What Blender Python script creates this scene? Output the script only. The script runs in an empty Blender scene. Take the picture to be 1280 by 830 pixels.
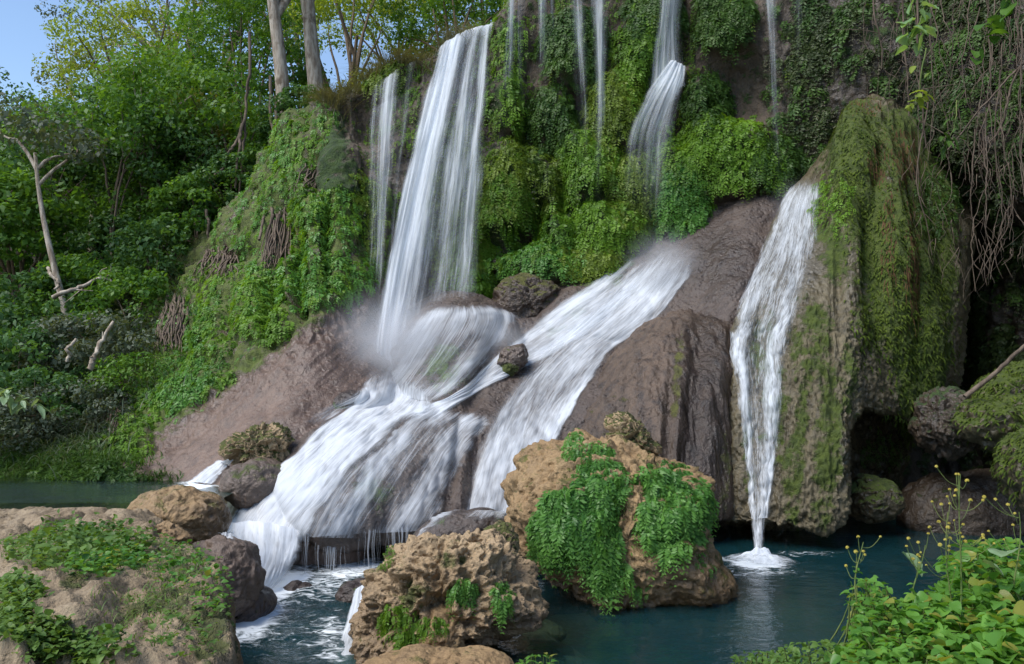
import bpy, math, random
import numpy as np
from mathutils import Vector
from mathutils.bvhtree import BVHTree

scene = bpy.context.scene
COL = scene.collection
# ------------------------------------------------------------------ camera
F, CX, HY = 1100.0, 640.0, 450.0
cam_data = bpy.data.cameras.new("camera")
cam_data.sensor_width = 36.0
cam_data.lens = 36.0 * F / 1280.0
cam_data.shift_y = (HY - 415.0) / 1280.0
cam_data.clip_end = 2000.0
cam = bpy.data.objects.new("camera", cam_data)
cam.rotation_euler = (math.radians(90), 0, 0)
COL.objects.link(cam)
scene.camera = cam
# ------------------------------------------------------------------ light
SUN_DIR = Vector((-0.50, -0.30, 0.81)).normalized()
world = bpy.data.worlds.new("World")
scene.world = world
world.use_nodes = True
wn = world.node_tree
bg = wn.nodes["Background"]
sky = wn.nodes.new("ShaderNodeTexSky")
sky.sky_type = 'NISHITA'
sky.sun_disc = False
sky.sun_elevation = math.asin(SUN_DIR.z)
sky.sun_rotation = math.atan2(SUN_DIR.x, SUN_DIR.y)
sky.altitude = 300
sky.air_density = 1.0
sky.dust_density = 0.15
sky.ozone_density = 1.5
wn.links.new(sky.outputs[0], bg.inputs[0])
bg.inputs[1].default_value = 0.088
sun_data = bpy.data.lights.new("sun", 'SUN')
sun_data.energy = 1.9
sun_data.angle = math.radians(42)
sun_data.color = (1.0, 0.95, 0.87)
sun = bpy.data.objects.new("sun", sun_data)
sun.rotation_euler = (-SUN_DIR).to_track_quat('-Z', 'Y').to_euler()
COL.objects.link(sun)
scene.view_settings.view_transform = 'Standard'
scene.view_settings.look = 'None'
scene.view_settings.gamma = 1.0
scene.view_settings.use_curve_mapping = False
scene.view_settings.exposure = 1.3
scene.view_settings.use_white_balance = True
scene.view_settings.white_balance_temperature = 6500
scene.render.engine = 'CYCLES'
scene.cycles.max_bounces = 8
scene.cycles.diffuse_bounces = 2
scene.cycles.glossy_bounces = 2
scene.cycles.transmission_bounces = 3
scene.cycles.transparent_max_bounces = 14
scene.cycles.use_denoising = True
scene.cycles.use_adaptive_sampling = True
scene.cycles.volume_step_rate = 6.0
scene.cycles.volume_bounces = 1

# ------------------------------------------------------------------ numpy helpers
def P(px, py, d):
    return np.array([(px - CX) / F * d, d, (HY - py) / F * d], float)

def proj(v):
    d = np.maximum(v[..., 1], 0.05)
    return CX + F * v[..., 0] / d, HY - F * v[..., 2] / d

_rs = np.random.RandomState(11)
_PERM = np.concatenate([_rs.permutation(256)] * 3)
_GR = _rs.normal(size=(256, 3)); _GR /= np.linalg.norm(_GR, axis=1)[:, None]

def pn(p):
    """gradient noise, about -1..1"""
    p = np.asarray(p, float)
    i = np.floor(p).astype(np.int64); f = p - i
    i &= 255
    w = f * f * f * (f * (f * 6 - 15) + 10)
    out = 0
    for a in (0, 1):
        wa = w[..., 0] if a else 1 - w[..., 0]
        for b in (0, 1):
            wb = w[..., 1] if b else 1 - w[..., 1]
            for c in (0, 1):
                wc = w[..., 2] if c else 1 - w[..., 2]
                h = _PERM[_PERM[_PERM[i[..., 0] + a] + i[..., 1] + b] + i[..., 2] + c]
                g = _GR[h]
                out = out + wa * wb * wc * (g[..., 0] * (f[..., 0] - a) + g[..., 1] * (f[..., 1] - b) + g[..., 2] * (f[..., 2] - c))
    return out * 1.6

def fbm(p, o=4, lac=2.03, gain=0.5):
    p = np.asarray(p, float); s = 0; a = 1.0; t = 0
    for k in range(o):
        s = s + a * pn(p + 17.3 * k); t += a; a *= gain; p = p * lac
    return s / t

def ridged(p, o=4, lac=2.1, gain=0.55):
    p = np.asarray(p, float); s = 0; a = 1.0; t = 0
    for k in range(o):
        s = s + a * (1 - np.abs(pn(p + 9.1 * k)) * 1.8); t += a; a *= gain; p = p * lac
    return s / t

def sstep(a, b, x):
    t = np.clip((x - a) / (b - a), 0, 1)
    return t * t * (3 - 2 * t)

def cr(ctrl, t):
    """Catmull-Rom along axis 0"""
    n = len(ctrl); t = np.clip(t, 0, n - 1 - 1e-9)
    i = t.astype(int); f = (t - i)[(...,) + (None,) * (ctrl.ndim - 1)]
    g = lambda k: ctrl[np.clip(i + k, 0, n - 1)]
    p0, p1, p2, p3 = g(-1), g(0), g(1), g(2)
    p0 = np.where((i == 0)[(...,) + (None,) * (ctrl.ndim - 1)], 2 * p1 - p2, p0)
    p3 = np.where((i == n - 2)[(...,) + (None,) * (ctrl.ndim - 1)], 2 * p2 - p1, p3)
    return 0.5 * (2 * p1 + (p2 - p0) * f + (2 * p0 - 5 * p1 + 4 * p2 - p3) * f ** 2 + (3 * p1 - p0 - 3 * p2 + p3) * f ** 3)

def spline_grid(ctrl, nu, nv):
    ctrl = np.asarray(ctrl, float)
    g = cr(ctrl, np.linspace(0, len(ctrl) - 1, nv))
    return cr(g.transpose(1, 0, 2), np.linspace(0, ctrl.shape[1] - 1, nu)).transpose(1, 0, 2)

def gnormals(G):
    du = np.gradient(G, axis=1); dv = np.gradient(G, axis=0)
    n = np.cross(dv, du)
    n /= np.linalg.norm(n, axis=-1)[..., None] + 1e-12
    s = (n * -G).sum(-1)
    if np.median(s) < 0: n = -n
    return n

def blobs(px, py, L):
    """soft ellipses (cx, cy, rx, ry, rot_deg) -> 0..1 max"""
    m = np.zeros(np.shape(px))
    for b in L:
        cx, cy, rx, ry = b[:4]; r = math.radians(b[4]) if len(b) > 4 else 0
        w = b[5] if len(b) > 5 else 1
        dx, dy = px - cx, py - cy
        x = (dx * math.cos(r) + dy * math.sin(r)) / rx; y = (-dx * math.sin(r) + dy * math.cos(r)) / ry
        m = np.maximum(m, w * np.exp(-np.power(np.minimum(x * x + y * y, 20), 1.5)))
    return m

# ------------------------------------------------------------------ object helpers
def mesh_obj(name, V, Fc, mat=None, parent=None, attrs=None, uv=None, smooth=True, loc=None):
    V = np.asarray(V, np.float32).reshape(-1, 3)
    if loc is not None: V = V - np.asarray(loc, np.float32)
    Fc = np.asarray(Fc, np.int32)
    me = bpy.data.meshes.new(name)
    nf, k = Fc.shape
    me.vertices.add(len(V)); me.vertices.foreach_set("co", V.ravel())
    me.loops.add(nf * k); me.loops.foreach_set("vertex_index", Fc.ravel())
    me.polygons.add(nf)
    me.polygons.foreach_set("loop_start", np.arange(0, nf * k, k, dtype=np.int32))
    me.update(calc_edges=True)
    if smooth: me.polygons.foreach_set("use_smooth", np.ones(nf, bool))
    for a, v in (attrs or {}).items():
        at = me.attributes.new(a, 'FLOAT', 'POINT')
        at.data.foreach_set("value", np.asarray(v, np.float32).ravel())
    if uv is not None:
        l = me.uv_layers.new(name="UVMap")
        l.data.foreach_set("uv", np.asarray(uv, np.float32).reshape(-1, 2)[Fc.ravel()].ravel())
    if mat: me.materials.append(mat)
    o = bpy.data.objects.new(name, me); COL.objects.link(o)
    if loc is not None: o.location = loc
    if parent: o.parent = parent
    return o

def gfaces(nv, nu, wrap=False):
    i = np.arange(nv * nu).reshape(nv, nu)
    if wrap: i = np.concatenate([i, i[:, :1]], 1)
    return np.stack([i[:-1, :-1], i[:-1, 1:], i[1:, 1:], i[1:, :-1]], -1).reshape(-1, 4)

def tag(o, label=None, cat=None, group=None, kind=None):
    if label: o['label'] = label
    if cat: o['category'] = cat
    if group: o['group'] = group
    if kind: o['kind'] = kind
    return o

def empty(name, loc, label=None, cat=None, group=None):
    o = bpy.data.objects.new(name, None); o.empty_display_size = 0.2
    COL.objects.link(o); o.location = loc
    return tag(o, label, cat, group)

BV = {}
def add_bvh(key, V, Fc):
    BV[key] = BVHTree.FromPolygons(np.asarray(V).reshape(-1, 3).tolist(), np.asarray(Fc).tolist())

def cast(keys, px, py, dmin=0.5):
    """rays from the lens through photo pixels -> points and normals on the built rock"""
    px = np.ravel(px); py = np.ravel(py)
    loc = np.full((len(px), 3), np.nan); nor = np.zeros((len(px), 3))
    for k in range(len(px)):
        d = Vector(((px[k] - CX) / F, 1.0, (HY - py[k]) / F)); L = d.length; d /= L
        best = 1e9
        for key in keys:
            h = BV[key].ray_cast(d * dmin, d)
            if h[0] is not None and h[3] < best:
                best = h[3]; loc[k] = h[0]
                n = h[1] if h[1].dot(d) < 0 else -h[1]
                nor[k] = n
    return loc, nor

def tube(path, rad, sides=6, closed_end=True):
    """swept tube along path (N,3) with radii"""
    path = np.asarray(path, float); n = len(path)
    rad = np.broadcast_to(np.asarray(rad, float), (n,))
    t = np.gradient(path, axis=0); t /= np.linalg.norm(t, axis=1)[:, None] + 1e-9
    ref = np.array([0.31, 0.27, 0.11]) if abs(t[0][2]) > .9 else np.array([0.05, 0.1, 1.0])
    a = np.cross(t, ref); a /= np.linalg.norm(a, axis=1)[:, None] + 1e-9
    b = np.cross(t, a)
    th = np.linspace(0, 2 * np.pi, sides, endpoint=False)
    V = path[:, None] + rad[:, None, None] * (a[:, None] * np.cos(th)[None, :, None] + b[:, None] * np.sin(th)[None, :, None])
    return V.reshape(-1, 3), gfaces(n, sides, wrap=True)

class MB:
    def __init__(s): s.V = []; s.F = []; s.n = 0; s.A = {}
    def add(s, V, Fc, **at):
        V = np.asarray(V).reshape(-1, 3); Fc = np.asarray(Fc)
        if Fc.shape[1] == 3: Fc = np.concatenate([Fc, Fc[:, 2:]], 1)
        s.V.append(V); s.F.append(Fc + s.n); s.n += len(V)
        for k, v in at.items(): s.A.setdefault(k, []).append(np.broadcast_to(np.asarray(v, float), (len(V),)))
        return s
    def build(s, name, mat, parent=None, loc=None, smooth=True):
        V = np.concatenate(s.V)
        if parent is not None and loc is None: V = V - np.array(parent.location)
        return mesh_obj(name, V, np.concatenate(s.F), mat, parent, {k: np.concatenate(v) for k, v in s.A.items()}, smooth=smooth, loc=loc)

# ------------------------------------------------------------------ materials
class NT:
    def __init__(s, name):
        s.m = bpy.data.materials.new(name); s.m.use_nodes = True
        s.t = s.m.node_tree; s.t.nodes.clear()
        s.out = s.n('ShaderNodeOutputMaterial')
    def n(s, typ, **kw):
        x = s.t.nodes.new(typ)
        for k, v in kw.items():
            if k.startswith('i_'):
                x.inputs[int(k[2:]) if k[2:].isdigit() else k[2:].replace('_', ' ')].default_value = v
            else: setattr(x, k, v)
        return x
    def l(s, a, b):
        s.t.links.new(a, b)
    def coord(s, sc=(1, 1, 1), which=3):
        tc = s.n('ShaderNodeTexCoord'); mp = s.n('ShaderNodeMapping'); mp.inputs[3].default_value = sc
        s.l(tc.outputs[which], mp.inputs[0]); return mp.outputs[0]
    def geo(s, sc=(1, 1, 1)):
        tc = s.n('ShaderNodeNewGeometry'); mp = s.n('ShaderNodeMapping'); mp.inputs[3].default_value = sc
        s.l(tc.outputs[0], mp.inputs[0]); return mp.outputs[0]
    def noise(s, vec, scale, detail=4, rough=0.55, dist=0.0):
        x = s.n('ShaderNodeTexNoise'); s.l(vec, x.inputs['Vector'])
        x.inputs['Scale'].default_value = scale; x.inputs['Detail'].default_value = detail
        x.inputs['Roughness'].default_value = rough; x.inputs['Distortion'].default_value = dist
        return x.outputs[0]
    def attr(s, name):
        x = s.n('ShaderNodeAttribute'); x.attribute_name = name; return x.outputs['Fac']
    def math(s, op, a, b=None, clamp=False, c=None):
        x = s.n('ShaderNodeMath', operation=op); x.use_clamp = clamp
        for k, v in enumerate((a, b, c)):
            if v is None: continue
            if isinstance(v, (int, float)): x.inputs[k].default_value = v
            else: s.l(v, x.inputs[k])
        return x.outputs[0]
    def ramp(s, f, lo, hi, to0=0.0, to1=1.0, smooth=True):
        x = s.n('ShaderNodeMapRange'); x.interpolation_type = 'SMOOTHSTEP' if smooth else 'LINEAR'
        s.l(f, x.inputs[0])
        for k, v in ((1, lo), (2, hi), (3, to0), (4, to1)): x.inputs[k].default_value = v
        return x.outputs[0]
    def mix(s, f, a, b, mode='MIX'):
        x = s.n('ShaderNodeMix', data_type='RGBA', blend_type=mode)
        for k, v in ((0, f), (6, a), (7, b)):
            if isinstance(v, (int, float)): x.inputs[k].default_value = v
            elif isinstance(v, tuple): x.inputs[k].default_value = (*v, 1)
            else: s.l(v, x.inputs[k])
        return x.outputs[2]
    def bump(s, h, strength=0.5, dist=0.05, prev=None):
        x = s.n('ShaderNodeBump'); x.inputs['Strength'].default_value = strength; x.inputs['Distance'].default_value = dist
        s.l(h, x.inputs['Height'])
        if prev is not None: s.l(prev, x.inputs['Normal'])
        return x.outputs[0]

def rock_mat(name, c1, c2, c3, moss=(0.05, 0.085, 0.012), moss2=None, streak=0.5, fine=9.0, rough=0.75, wetdark=0.45, bumpd=0.05, mossbias=0.0, pit=0.3):
    t = NT(name)
    g = t.geo()
    n1 = t.noise(g, 0.9, 5, 0.6); n2 = t.noise(g, fine, 6, 0.65); n3 = t.noise(t.geo((5, 5, 0.45)), 1.0, 5, 0.6, 0.4)
    col = t.mix(t.ramp(n1, 0.35, 0.65), c1, c2)
    col = t.mix(t.math('MULTIPLY', t.ramp(n3, 0.45, 0.7), streak), col, c3)
    col = t.mix(t.ramp(n2, 0.3, 0.75, 0.0, 0.55), col, t.mix(0.5, col, c3, 'MULTIPLY'))
    sp = t.noise(g, fine * 5, 3, 0.6)
    col = t.mix(t.ramp(sp, 0.35, 0.75, 0.0, 0.35), col, tuple(min(1, x * 1.5) for x in c2))
    wv = t.n('ShaderNodeVectorMath', operation='ADD'); t.l(t.geo((1, 1, .7)), wv.inputs[0])
    wx = t.n('ShaderNodeTexNoise'); wx.inputs['Scale'].default_value = 1.6; wx.inputs['Detail'].default_value = 5; t.l(g, wx.inputs['Vector'])
    ws = t.n('ShaderNodeVectorMath', operation='SCALE'); ws.inputs['Scale'].default_value = 1.3; t.l(wx.outputs['Color'], ws.inputs[0]); t.l(ws.outputs[0], wv.inputs[1])
    vo = t.n('ShaderNodeTexVoronoi', feature='DISTANCE_TO_EDGE'); vo.inputs['Scale'].default_value = 0.9; t.l(wv.outputs[0], vo.inputs['Vector'])
    crack = t.math('MULTIPLY', t.ramp(vo.outputs['Distance'], 0.0, 0.035, 1.0, 0.0), t.ramp(n1, .35, .6))
    col = t.mix(t.math('MULTIPLY', crack, .22), col, tuple(x * .35 for x in c3))
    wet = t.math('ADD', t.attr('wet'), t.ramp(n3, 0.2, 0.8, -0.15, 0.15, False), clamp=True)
    col = t.mix(wet, col, t.mix(1.0, col, (wetdark, wetdark * .97, wetdark * 1.04), 'MULTIPLY'))  # wet darkening; also carries shade painted on the right wall and recess rock
    ma = t.math('ADD', t.attr('moss'), t.ramp(t.noise(g, 3.2, 5, 0.7), 0.25, 0.75, -0.45, 0.45, False))
    mf = t.ramp(t.math('ADD', ma, mossbias), 0.35, 0.62)
    mc = t.mix(t.ramp(t.noise(g, 7.0, 4), 0.35, 0.7), moss, moss2 or tuple(x * 0.5 for x in moss))
    col = t.mix(mf, col, mc)
    b = t.n('ShaderNodeBsdfPrincipled')
    t.l(col, b.inputs['Base Color'])
    r = t.math('SUBTRACT', rough, t.math('MULTIPLY', wet, 0.5))
    r = t.math('MAXIMUM', r, t.math('MULTIPLY', mf, 0.85))
    t.l(r, b.inputs['Roughness'])
    b.inputs['Specular IOR Level'].default_value = 0.6
    h = t.math('ADD', t.math('MULTIPLY', n2, 1.0), t.math('MULTIPLY', sp, 0.35))
    pits = t.n('ShaderNodeTexVoronoi'); t.l(g, pits.inputs['Vector']); pits.inputs['Scale'].default_value = fine * 1.3
    h = t.math('ADD', h, t.math('MULTIPLY', t.ramp(pits.outputs['Distance'], 0.0, 0.5), pit))
    h = t.math('ADD', h, t.math('MULTIPLY', n3, 0.6))
    h = t.math('SUBTRACT', h, t.math('MULTIPLY', crack, 0.2))
    h = t.math('ADD', h, t.math('MULTIPLY', t.math('MULTIPLY', t.noise(g, 40.0, 3), mf), 1.2))
    t.l(t.bump(h, 0.8, bumpd), b.inputs['Normal'])
    t.l(b.outputs[0], t.out.inputs[0])
    return t.m

def leaf_mat(name, dark, light, trans=0.35, rough=0.5, back=None, yellow=None):
    t = NT(name)
    r = t.attr('rnd')
    big = t.noise(t.geo(), 0.8, 3)
    f = t.math('ADD', t.math('MULTIPLY', r, 0.65), t.ramp(big, 0.3, 0.7, -0.1, 0.5, False), clamp=True)
    col = t.mix(f, dark, light)
    if yellow: col = t.mix(t.ramp(r, 0.86, 0.97), col, yellow)
    b = t.n('ShaderNodeBsdfPrincipled'); t.l(col, b.inputs['Base Color'])
    b.inputs['Roughness'].default_value = rough; b.inputs['Specular IOR Level'].default_value = 0.35
    tr = t.n('ShaderNodeBsdfTranslucent')
    t.l(t.mix(1.0, col, (1.5, 1.35, 0.5), 'MULTIPLY'), tr.inputs[0])
    mx = t.n('ShaderNodeMixShader'); mx.inputs[0].default_value = trans
    t.l(b.outputs[0], mx.inputs[1]); t.l(tr.outputs[0], mx.inputs[2]); t.l(mx.outputs[0], t.out.inputs[0])
    return t.m

def bark_mat(name, c1, c2, c3=None):
    t = NT(name)
    n1 = t.noise(t.geo((6, 6, 1.2)), 1.5, 6, 0.65); n2 = t.noise(t.geo(), 2.5, 4)
    col = t.mix(t.ramp(n1, 0.35, 0.65), c1, c2)
    if c3: col = t.mix(t.ramp(n2, 0.55, 0.7), col, c3)
    b = t.n('ShaderNodeBsdfPrincipled'); t.l(col, b.inputs['Base Color']); b.inputs['Roughness'].default_value = 0.85
    t.l(t.bump(n1, 0.7, 0.04), b.inputs['Normal']); t.l(b.outputs[0], t.out.inputs[0])
    return t.m

def water_mat(name, fu=(9, 38), fv=(0.35, 0.9), ca=0.9, cb=0.8, gain=1.0, col=(0.86, 0.90, 0.95), warp=0.3, sharp=0.5, haze=0.3):
    """falling white water: streaky cover along the flow; uv in metres, cover in 'den'"""
    t = NT(name)
    uvn = t.n('ShaderNodeUVMap')
    def nz(su, sv, det, off):
        mp = t.n('ShaderNodeMapping'); mp.inputs[3].default_value = (su, sv, 1); mp.inputs[1].default_value = (off, off * .7, 0)
        t.l(uvn.outputs[0], mp.inputs[0]); return t.noise(mp.outputs[0], 1.0, det, 0.6, warp)
    a = t.math('SUBTRACT', nz(fu[0], fv[0], 4, 0), 0.5); b = t.math('SUBTRACT', nz(fu[1], fv[1], 4, 7.3), 0.5)
    c = t.math('SUBTRACT', nz(fu[0] * 0.25, fv[0] * 0.8, 3, 3.1), 0.5)
    den = t.attr('den')
    s = t.math('ADD', t.math('ADD', t.math('MULTIPLY', a, ca * 1.5), t.math('MULTIPLY', b, cb * 1.5)), t.math('MULTIPLY', c, ca))
    # full where den is high, torn to strands where it is low
    x = t.math('ADD', t.math('MULTIPLY', den, 1.35), t.math('SUBTRACT', s, 0.45))
    al = t.math('MULTIPLY', t.ramp(x, -0.08, 0.45 + sharp, 0, 1, False), t.ramp(den, 0.0, 0.30))
    hz = t.math('MULTIPLY', t.ramp(den, 0.02, 0.75), haze)
    al = t.math('SUBTRACT', 1.0, t.math('MULTIPLY', t.math('SUBTRACT', 1.0, t.math('MULTIPLY', al, gain, clamp=True)), t.math('SUBTRACT', 1.0, hz)))
    cw = t.mix(t.ramp(t.math('ADD', s, t.math('MULTIPLY', den, .5)), -0.25, 0.55), tuple(k * .72 for k in col), col)
    d = t.n('ShaderNodeBsdfDiffuse'); t.l(cw, d.inputs[0])
    tl = t.n('ShaderNodeBsdfTranslucent'); t.l(cw, tl.inputs[0])
    mx = t.n('ShaderNodeMixShader'); mx.inputs[0].default_value = 0.4
    t.l(d.outputs[0], mx.inputs[1]); t.l(tl.outputs[0], mx.inputs[2])
    tp = t.n('ShaderNodeBsdfTransparent')
    m2 = t.n('ShaderNodeMixShader'); t.l(al, m2.inputs[0]); t.l(tp.outputs[0], m2.inputs[1]); t.l(mx.outputs[0], m2.inputs[2])
    t.l(m2.outputs[0], t.out.inputs[0])
    return t.m
# ------------------------------------------------------------------ rock materials
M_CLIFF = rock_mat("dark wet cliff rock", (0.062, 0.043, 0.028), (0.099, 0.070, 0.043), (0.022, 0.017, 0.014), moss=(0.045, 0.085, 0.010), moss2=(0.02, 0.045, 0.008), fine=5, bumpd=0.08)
M_SLOPE = rock_mat("mauve brown rock", (0.142, 0.088, 0.061), (0.194, 0.128, 0.092), (0.073, 0.045, 0.033), moss=(0.10, 0.13, 0.02), streak=0.6, fine=7, bumpd=0.045, rough=.62, wetdark=.42)
M_APRON = rock_mat("wet grey travertine", (0.095, 0.067, 0.054), (0.129, 0.092, 0.070), (0.050, 0.034, 0.028), moss=(0.10, 0.15, 0.035), streak=0.7, fine=8, bumpd=0.055, wetdark=.34, pit=.5)
M_MID = rock_mat("brown draped travertine", (0.084, 0.055, 0.036), (0.129, 0.085, 0.057), (0.025, 0.015, 0.012), moss=(0.11, 0.11, 0.02), streak=0.95, fine=9, bumpd=0.06, rough=0.6, wetdark=.36)
M_DOME = rock_mat("olive travertine dome", (0.084, 0.066, 0.032), (0.132, 0.106, 0.056), (0.036, 0.030, 0.017), moss=(0.075, 0.105, 0.008), moss2=(0.04, 0.062, 0.005), streak=0.75, fine=5, bumpd=0.06, pit=0.6, mossbias=.05, rough=.65)
M_TAN = rock_mat("tan tufa", (0.243, 0.150, 0.066), (0.328, 0.216, 0.104), (0.114, 0.070, 0.034), moss=(0.13, 0.12, 0.02), streak=0.4, fine=9, bumpd=0.04, pit=0.6)
M_CRAG = rock_mat("craggy tufa", (0.272, 0.182, 0.092), (0.416, 0.296, 0.170), (0.104, 0.065, 0.034), moss=(0.10, 0.11, 0.02), streak=0.3, fine=12, bumpd=0.05, pit=0.8)
M_GREY = rock_mat("wet boulder rock", (0.128, 0.095, 0.076), (0.188, 0.133, 0.096), (0.060, 0.042, 0.036), moss=(0.09, 0.11, 0.02), streak=0.3, fine=8, bumpd=0.045, pit=0.5)
M_SAND = rock_mat("pale worn ledge rock", (0.22, 0.155, 0.088), (0.31, 0.235, 0.145), (0.075, 0.05, 0.03), moss=(0.10, 0.11, 0.025), streak=0.45, fine=10, bumpd=0.05)
M_BED = rock_mat("pool bed stones", (0.16, 0.15, 0.095), (0.26, 0.24, 0.15), (0.05, 0.05, 0.035), moss=(0.05, 0.06, 0.02), streak=0.2, fine=3, bumpd=0.08)
M_SOIL = rock_mat("leaf litter soil", (0.05, 0.038, 0.022), (0.085, 0.06, 0.035), (0.03, 0.025, 0.015), moss=(0.03, 0.05, 0.012), fine=8, streak=0.1, bumpd=0.04)

# ------------------------------------------------------------------ ground sheet
Z_POOL, Z_UP = -3.2, -2.1
def ground_z(x, y):
    x = np.asarray(x, float); y = np.asarray(y, float)
    q = np.stack([x * 0.12, y * 0.12, np.zeros_like(x)], -1)
    nz = fbm(q, 4)
    z = np.full(x.shape, -4.3) + 0.5 * nz
    z = z + .98 * np.exp(-((x - .3) / 1.0) ** 2 - ((y - 10.7) / 1.5) ** 2)
    # the wooded hill on the far side, rising away
    hill = np.clip(y - 15.5 + 0.25 * (x + 6), 0, None)
    zl = -2.6 + 0.28 * hill + 1.2 * nz * sstep(2, 10, hill)
    zl = np.minimum(zl, 14 + 2 * nz)
    wl = sstep(-4.0, -7.5, x + 0.12 * (y - 15)) * sstep(14.3, 16.8, y)
    z = z * (1 - wl) + zl * wl
    # plateau above the falls
    wp = sstep(24.0, 29.0, y) * sstep(-9, -4, x)
    zp = 6.8 + 0.10 * (y - 24) + 0.9 * nz
    z = z * (1 - wp) + zp * wp
    wr = sstep(2, 7, x - 0.1 * (y - 24)) * sstep(24, 27, y)
    z = z * (1 - wr) + (15 + 0.04 * (y - 24) + nz) * wr
    # right wall behind and beside the viewer, left bank
    wR = sstep(14.5, 18.0, x) * sstep(30, 20, y) * sstep(-2, 6, y)
    z = z * (1 - wR) + (13 + nz) * wR
    wL = sstep(-15.5, -19, x) * sstep(19, 14, y)
    z = z * (1 - wL) + (-1.4 + 0.1 * np.clip(-x - 15, 0, 60) + 0.4 * nz) * wL
    wb = sstep(2.0, -6.0, y)
    z = z * (1 - wb) + (-1.9 + 0.6 * nz) * wb
    return z
def axis(lo, hi, fine_lo, fine_hi, step, grow=1.18):
    a = list(np.arange(fine_lo, fine_hi, step)); s = step
    b = [a[-1]]
    while b[-1] < hi: s *= grow; b.append(b[-1] + s)
    s = step; c = [a[0]]
    while c[-1] > lo: s *= grow; c.append(c[-1] - s)
    return np.array(c[1:][::-1] + a + b[1:])
gx, gy = axis(-900, 900, -30, 22, 0.25), axis(-400, 1500, -3, 50, 0.25)
GX, GY = np.meshgrid(gx, gy)
GZ = ground_z(GX, GY) + 0.10 * fbm(np.stack([GX, GY, GX * 0], -1) * 0.9, 4)
bedm = sstep(-3.2, -3.8, GZ)
ground = mesh_obj("ground", np.stack([GX, GY, GZ], -1), gfaces(len(gy), len(gx)), M_SOIL, attrs={'moss': 0.3 * (1 - bedm), 'wet': bedm * .3})
tag(ground, kind='structure')
ground.data.materials.append(M_BED)
mi = (bedm[:-1, :-1].ravel() > .5).astype(np.int32)
ground.data.polygons.foreach_set("material_index", mi)

# ------------------------------------------------------------------ relief patches
PATCH = {}
def W(*a): return np.array(a, float)
def rock_patch(key, name, ctrl, nu, nv, disp, mat, moss=None, wet=None, flip=False, mossf=None, wet_shadef=None, attrs=None):
    G = spline_grid(np.asarray(ctrl), nu, nv)
    px, py = proj(G)
    N = gnormals(G)
    G = G + N * disp(px, py, G)[..., None]
    px, py = proj(G); N = gnormals(G)
    m = blobs(px, py, moss or []); w = blobs(px, py, wet or [])
    if mossf is not None: m = np.maximum(m, mossf(px, py, G))
    if wet_shadef is not None: w = np.maximum(w, wet_shadef(px, py, G))
    Fc = gfaces(nv, nu)
    o = mesh_obj(name, G, Fc, mat, attrs={'moss': m, 'wet': w})
    add_bvh(key, G, Fc)
    PATCH[key] = (G, N, px, py)
    return o

# fern mounds on the wall: (cx, cy, rx, ry, bulge metres)
FERNS = [
 (633, 128, 26, 34, .30), (650, 226, 46, 44, .45), (628, 268, 34, 44, .35), (690, 148, 26, 34, .35), (735, 215, 36, 46, .45),
 (768, 140, 30, 44, .40), (757, 285, 44, 32, .50), (668, 330, 52, 24, .50), (800, 72, 26, 50, .40), (884, 126, 24, 28, .40),
 (902, 196, 62, 46, .60), (966, 205, 22, 36, .30), (700, 290, 30, 34, .35), (790, 235, 34, 36, .40), (716, 62, 34, 44, .40),
 (850, 250, 28, 40, .30), (640, 60, 20, 40, .25), (745, 330, 40, 22, .35), (690, 395, 30, 16, .2), (820, 20, 30, 40, .3), (905, 20, 30, 40, .3),
 # left buttress, beside the fall
 (478, 95, 26, 22, .25), (372, 185, 30, 44, .40), (408, 178, 26, 40, .30), (424, 235, 28, 50, .35), (455, 275, 26, 60, .25),
 (385, 262, 28, 46, .35), (392, 345, 60, 30, .40), (440, 350, 34, 34, .25), (570, 250, 36, 90, .30), (590, 330, 26, 60, .25),
]
DENTS = [(672, 268, 16, 26, .6), (662, 165, 18, 30, .45), (705, 235, 12, 46, .6), (640, 300, 44, 20, .9, -25), (725, 130, 16, 30, .4), (690, 180, 14, 30, .4),
         (815, 120, 14, 50, .5), (852, 165, 18, 30, .6), (925, 110, 40, 50, .7), (850, 40, 12, 60, .3), (720, 270, 10, 40, .5), (745, 250, 34, 10, .4), (625, 360, 20, 40, .7),
         (370, 320, 10, 70, .5), (348, 340, 8, 50, .4), (545, 350, 26, 60, .6), (460, 150, 20, 30, .4), (430, 150, 8, 30, .3), (940, 260, 40, 16, .2),
         (1175, 420, 40, 140, 1.0), (1210, 330, 40, 50, .6)]
def bulges(px, py, L, p=1.0):
    h = np.zeros(np.shape(px))
    for b in L:
        r = math.radians(b[5]) if len(b) > 5 else 0
        dx, dy = px - b[0], py - b[1]
        x = (dx * math.cos(r) + dy * math.sin(r)) / b[2]; y = (-dx * math.sin(r) + dy * math.cos(r)) / b[3]
        q = np.clip(1 - (x * x + y * y) * 0.62, 0, 1)
        h = np.maximum(h, b[4] * np.sqrt(q + 1e-9) * sstep(0, .25, q))
    return h

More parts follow.
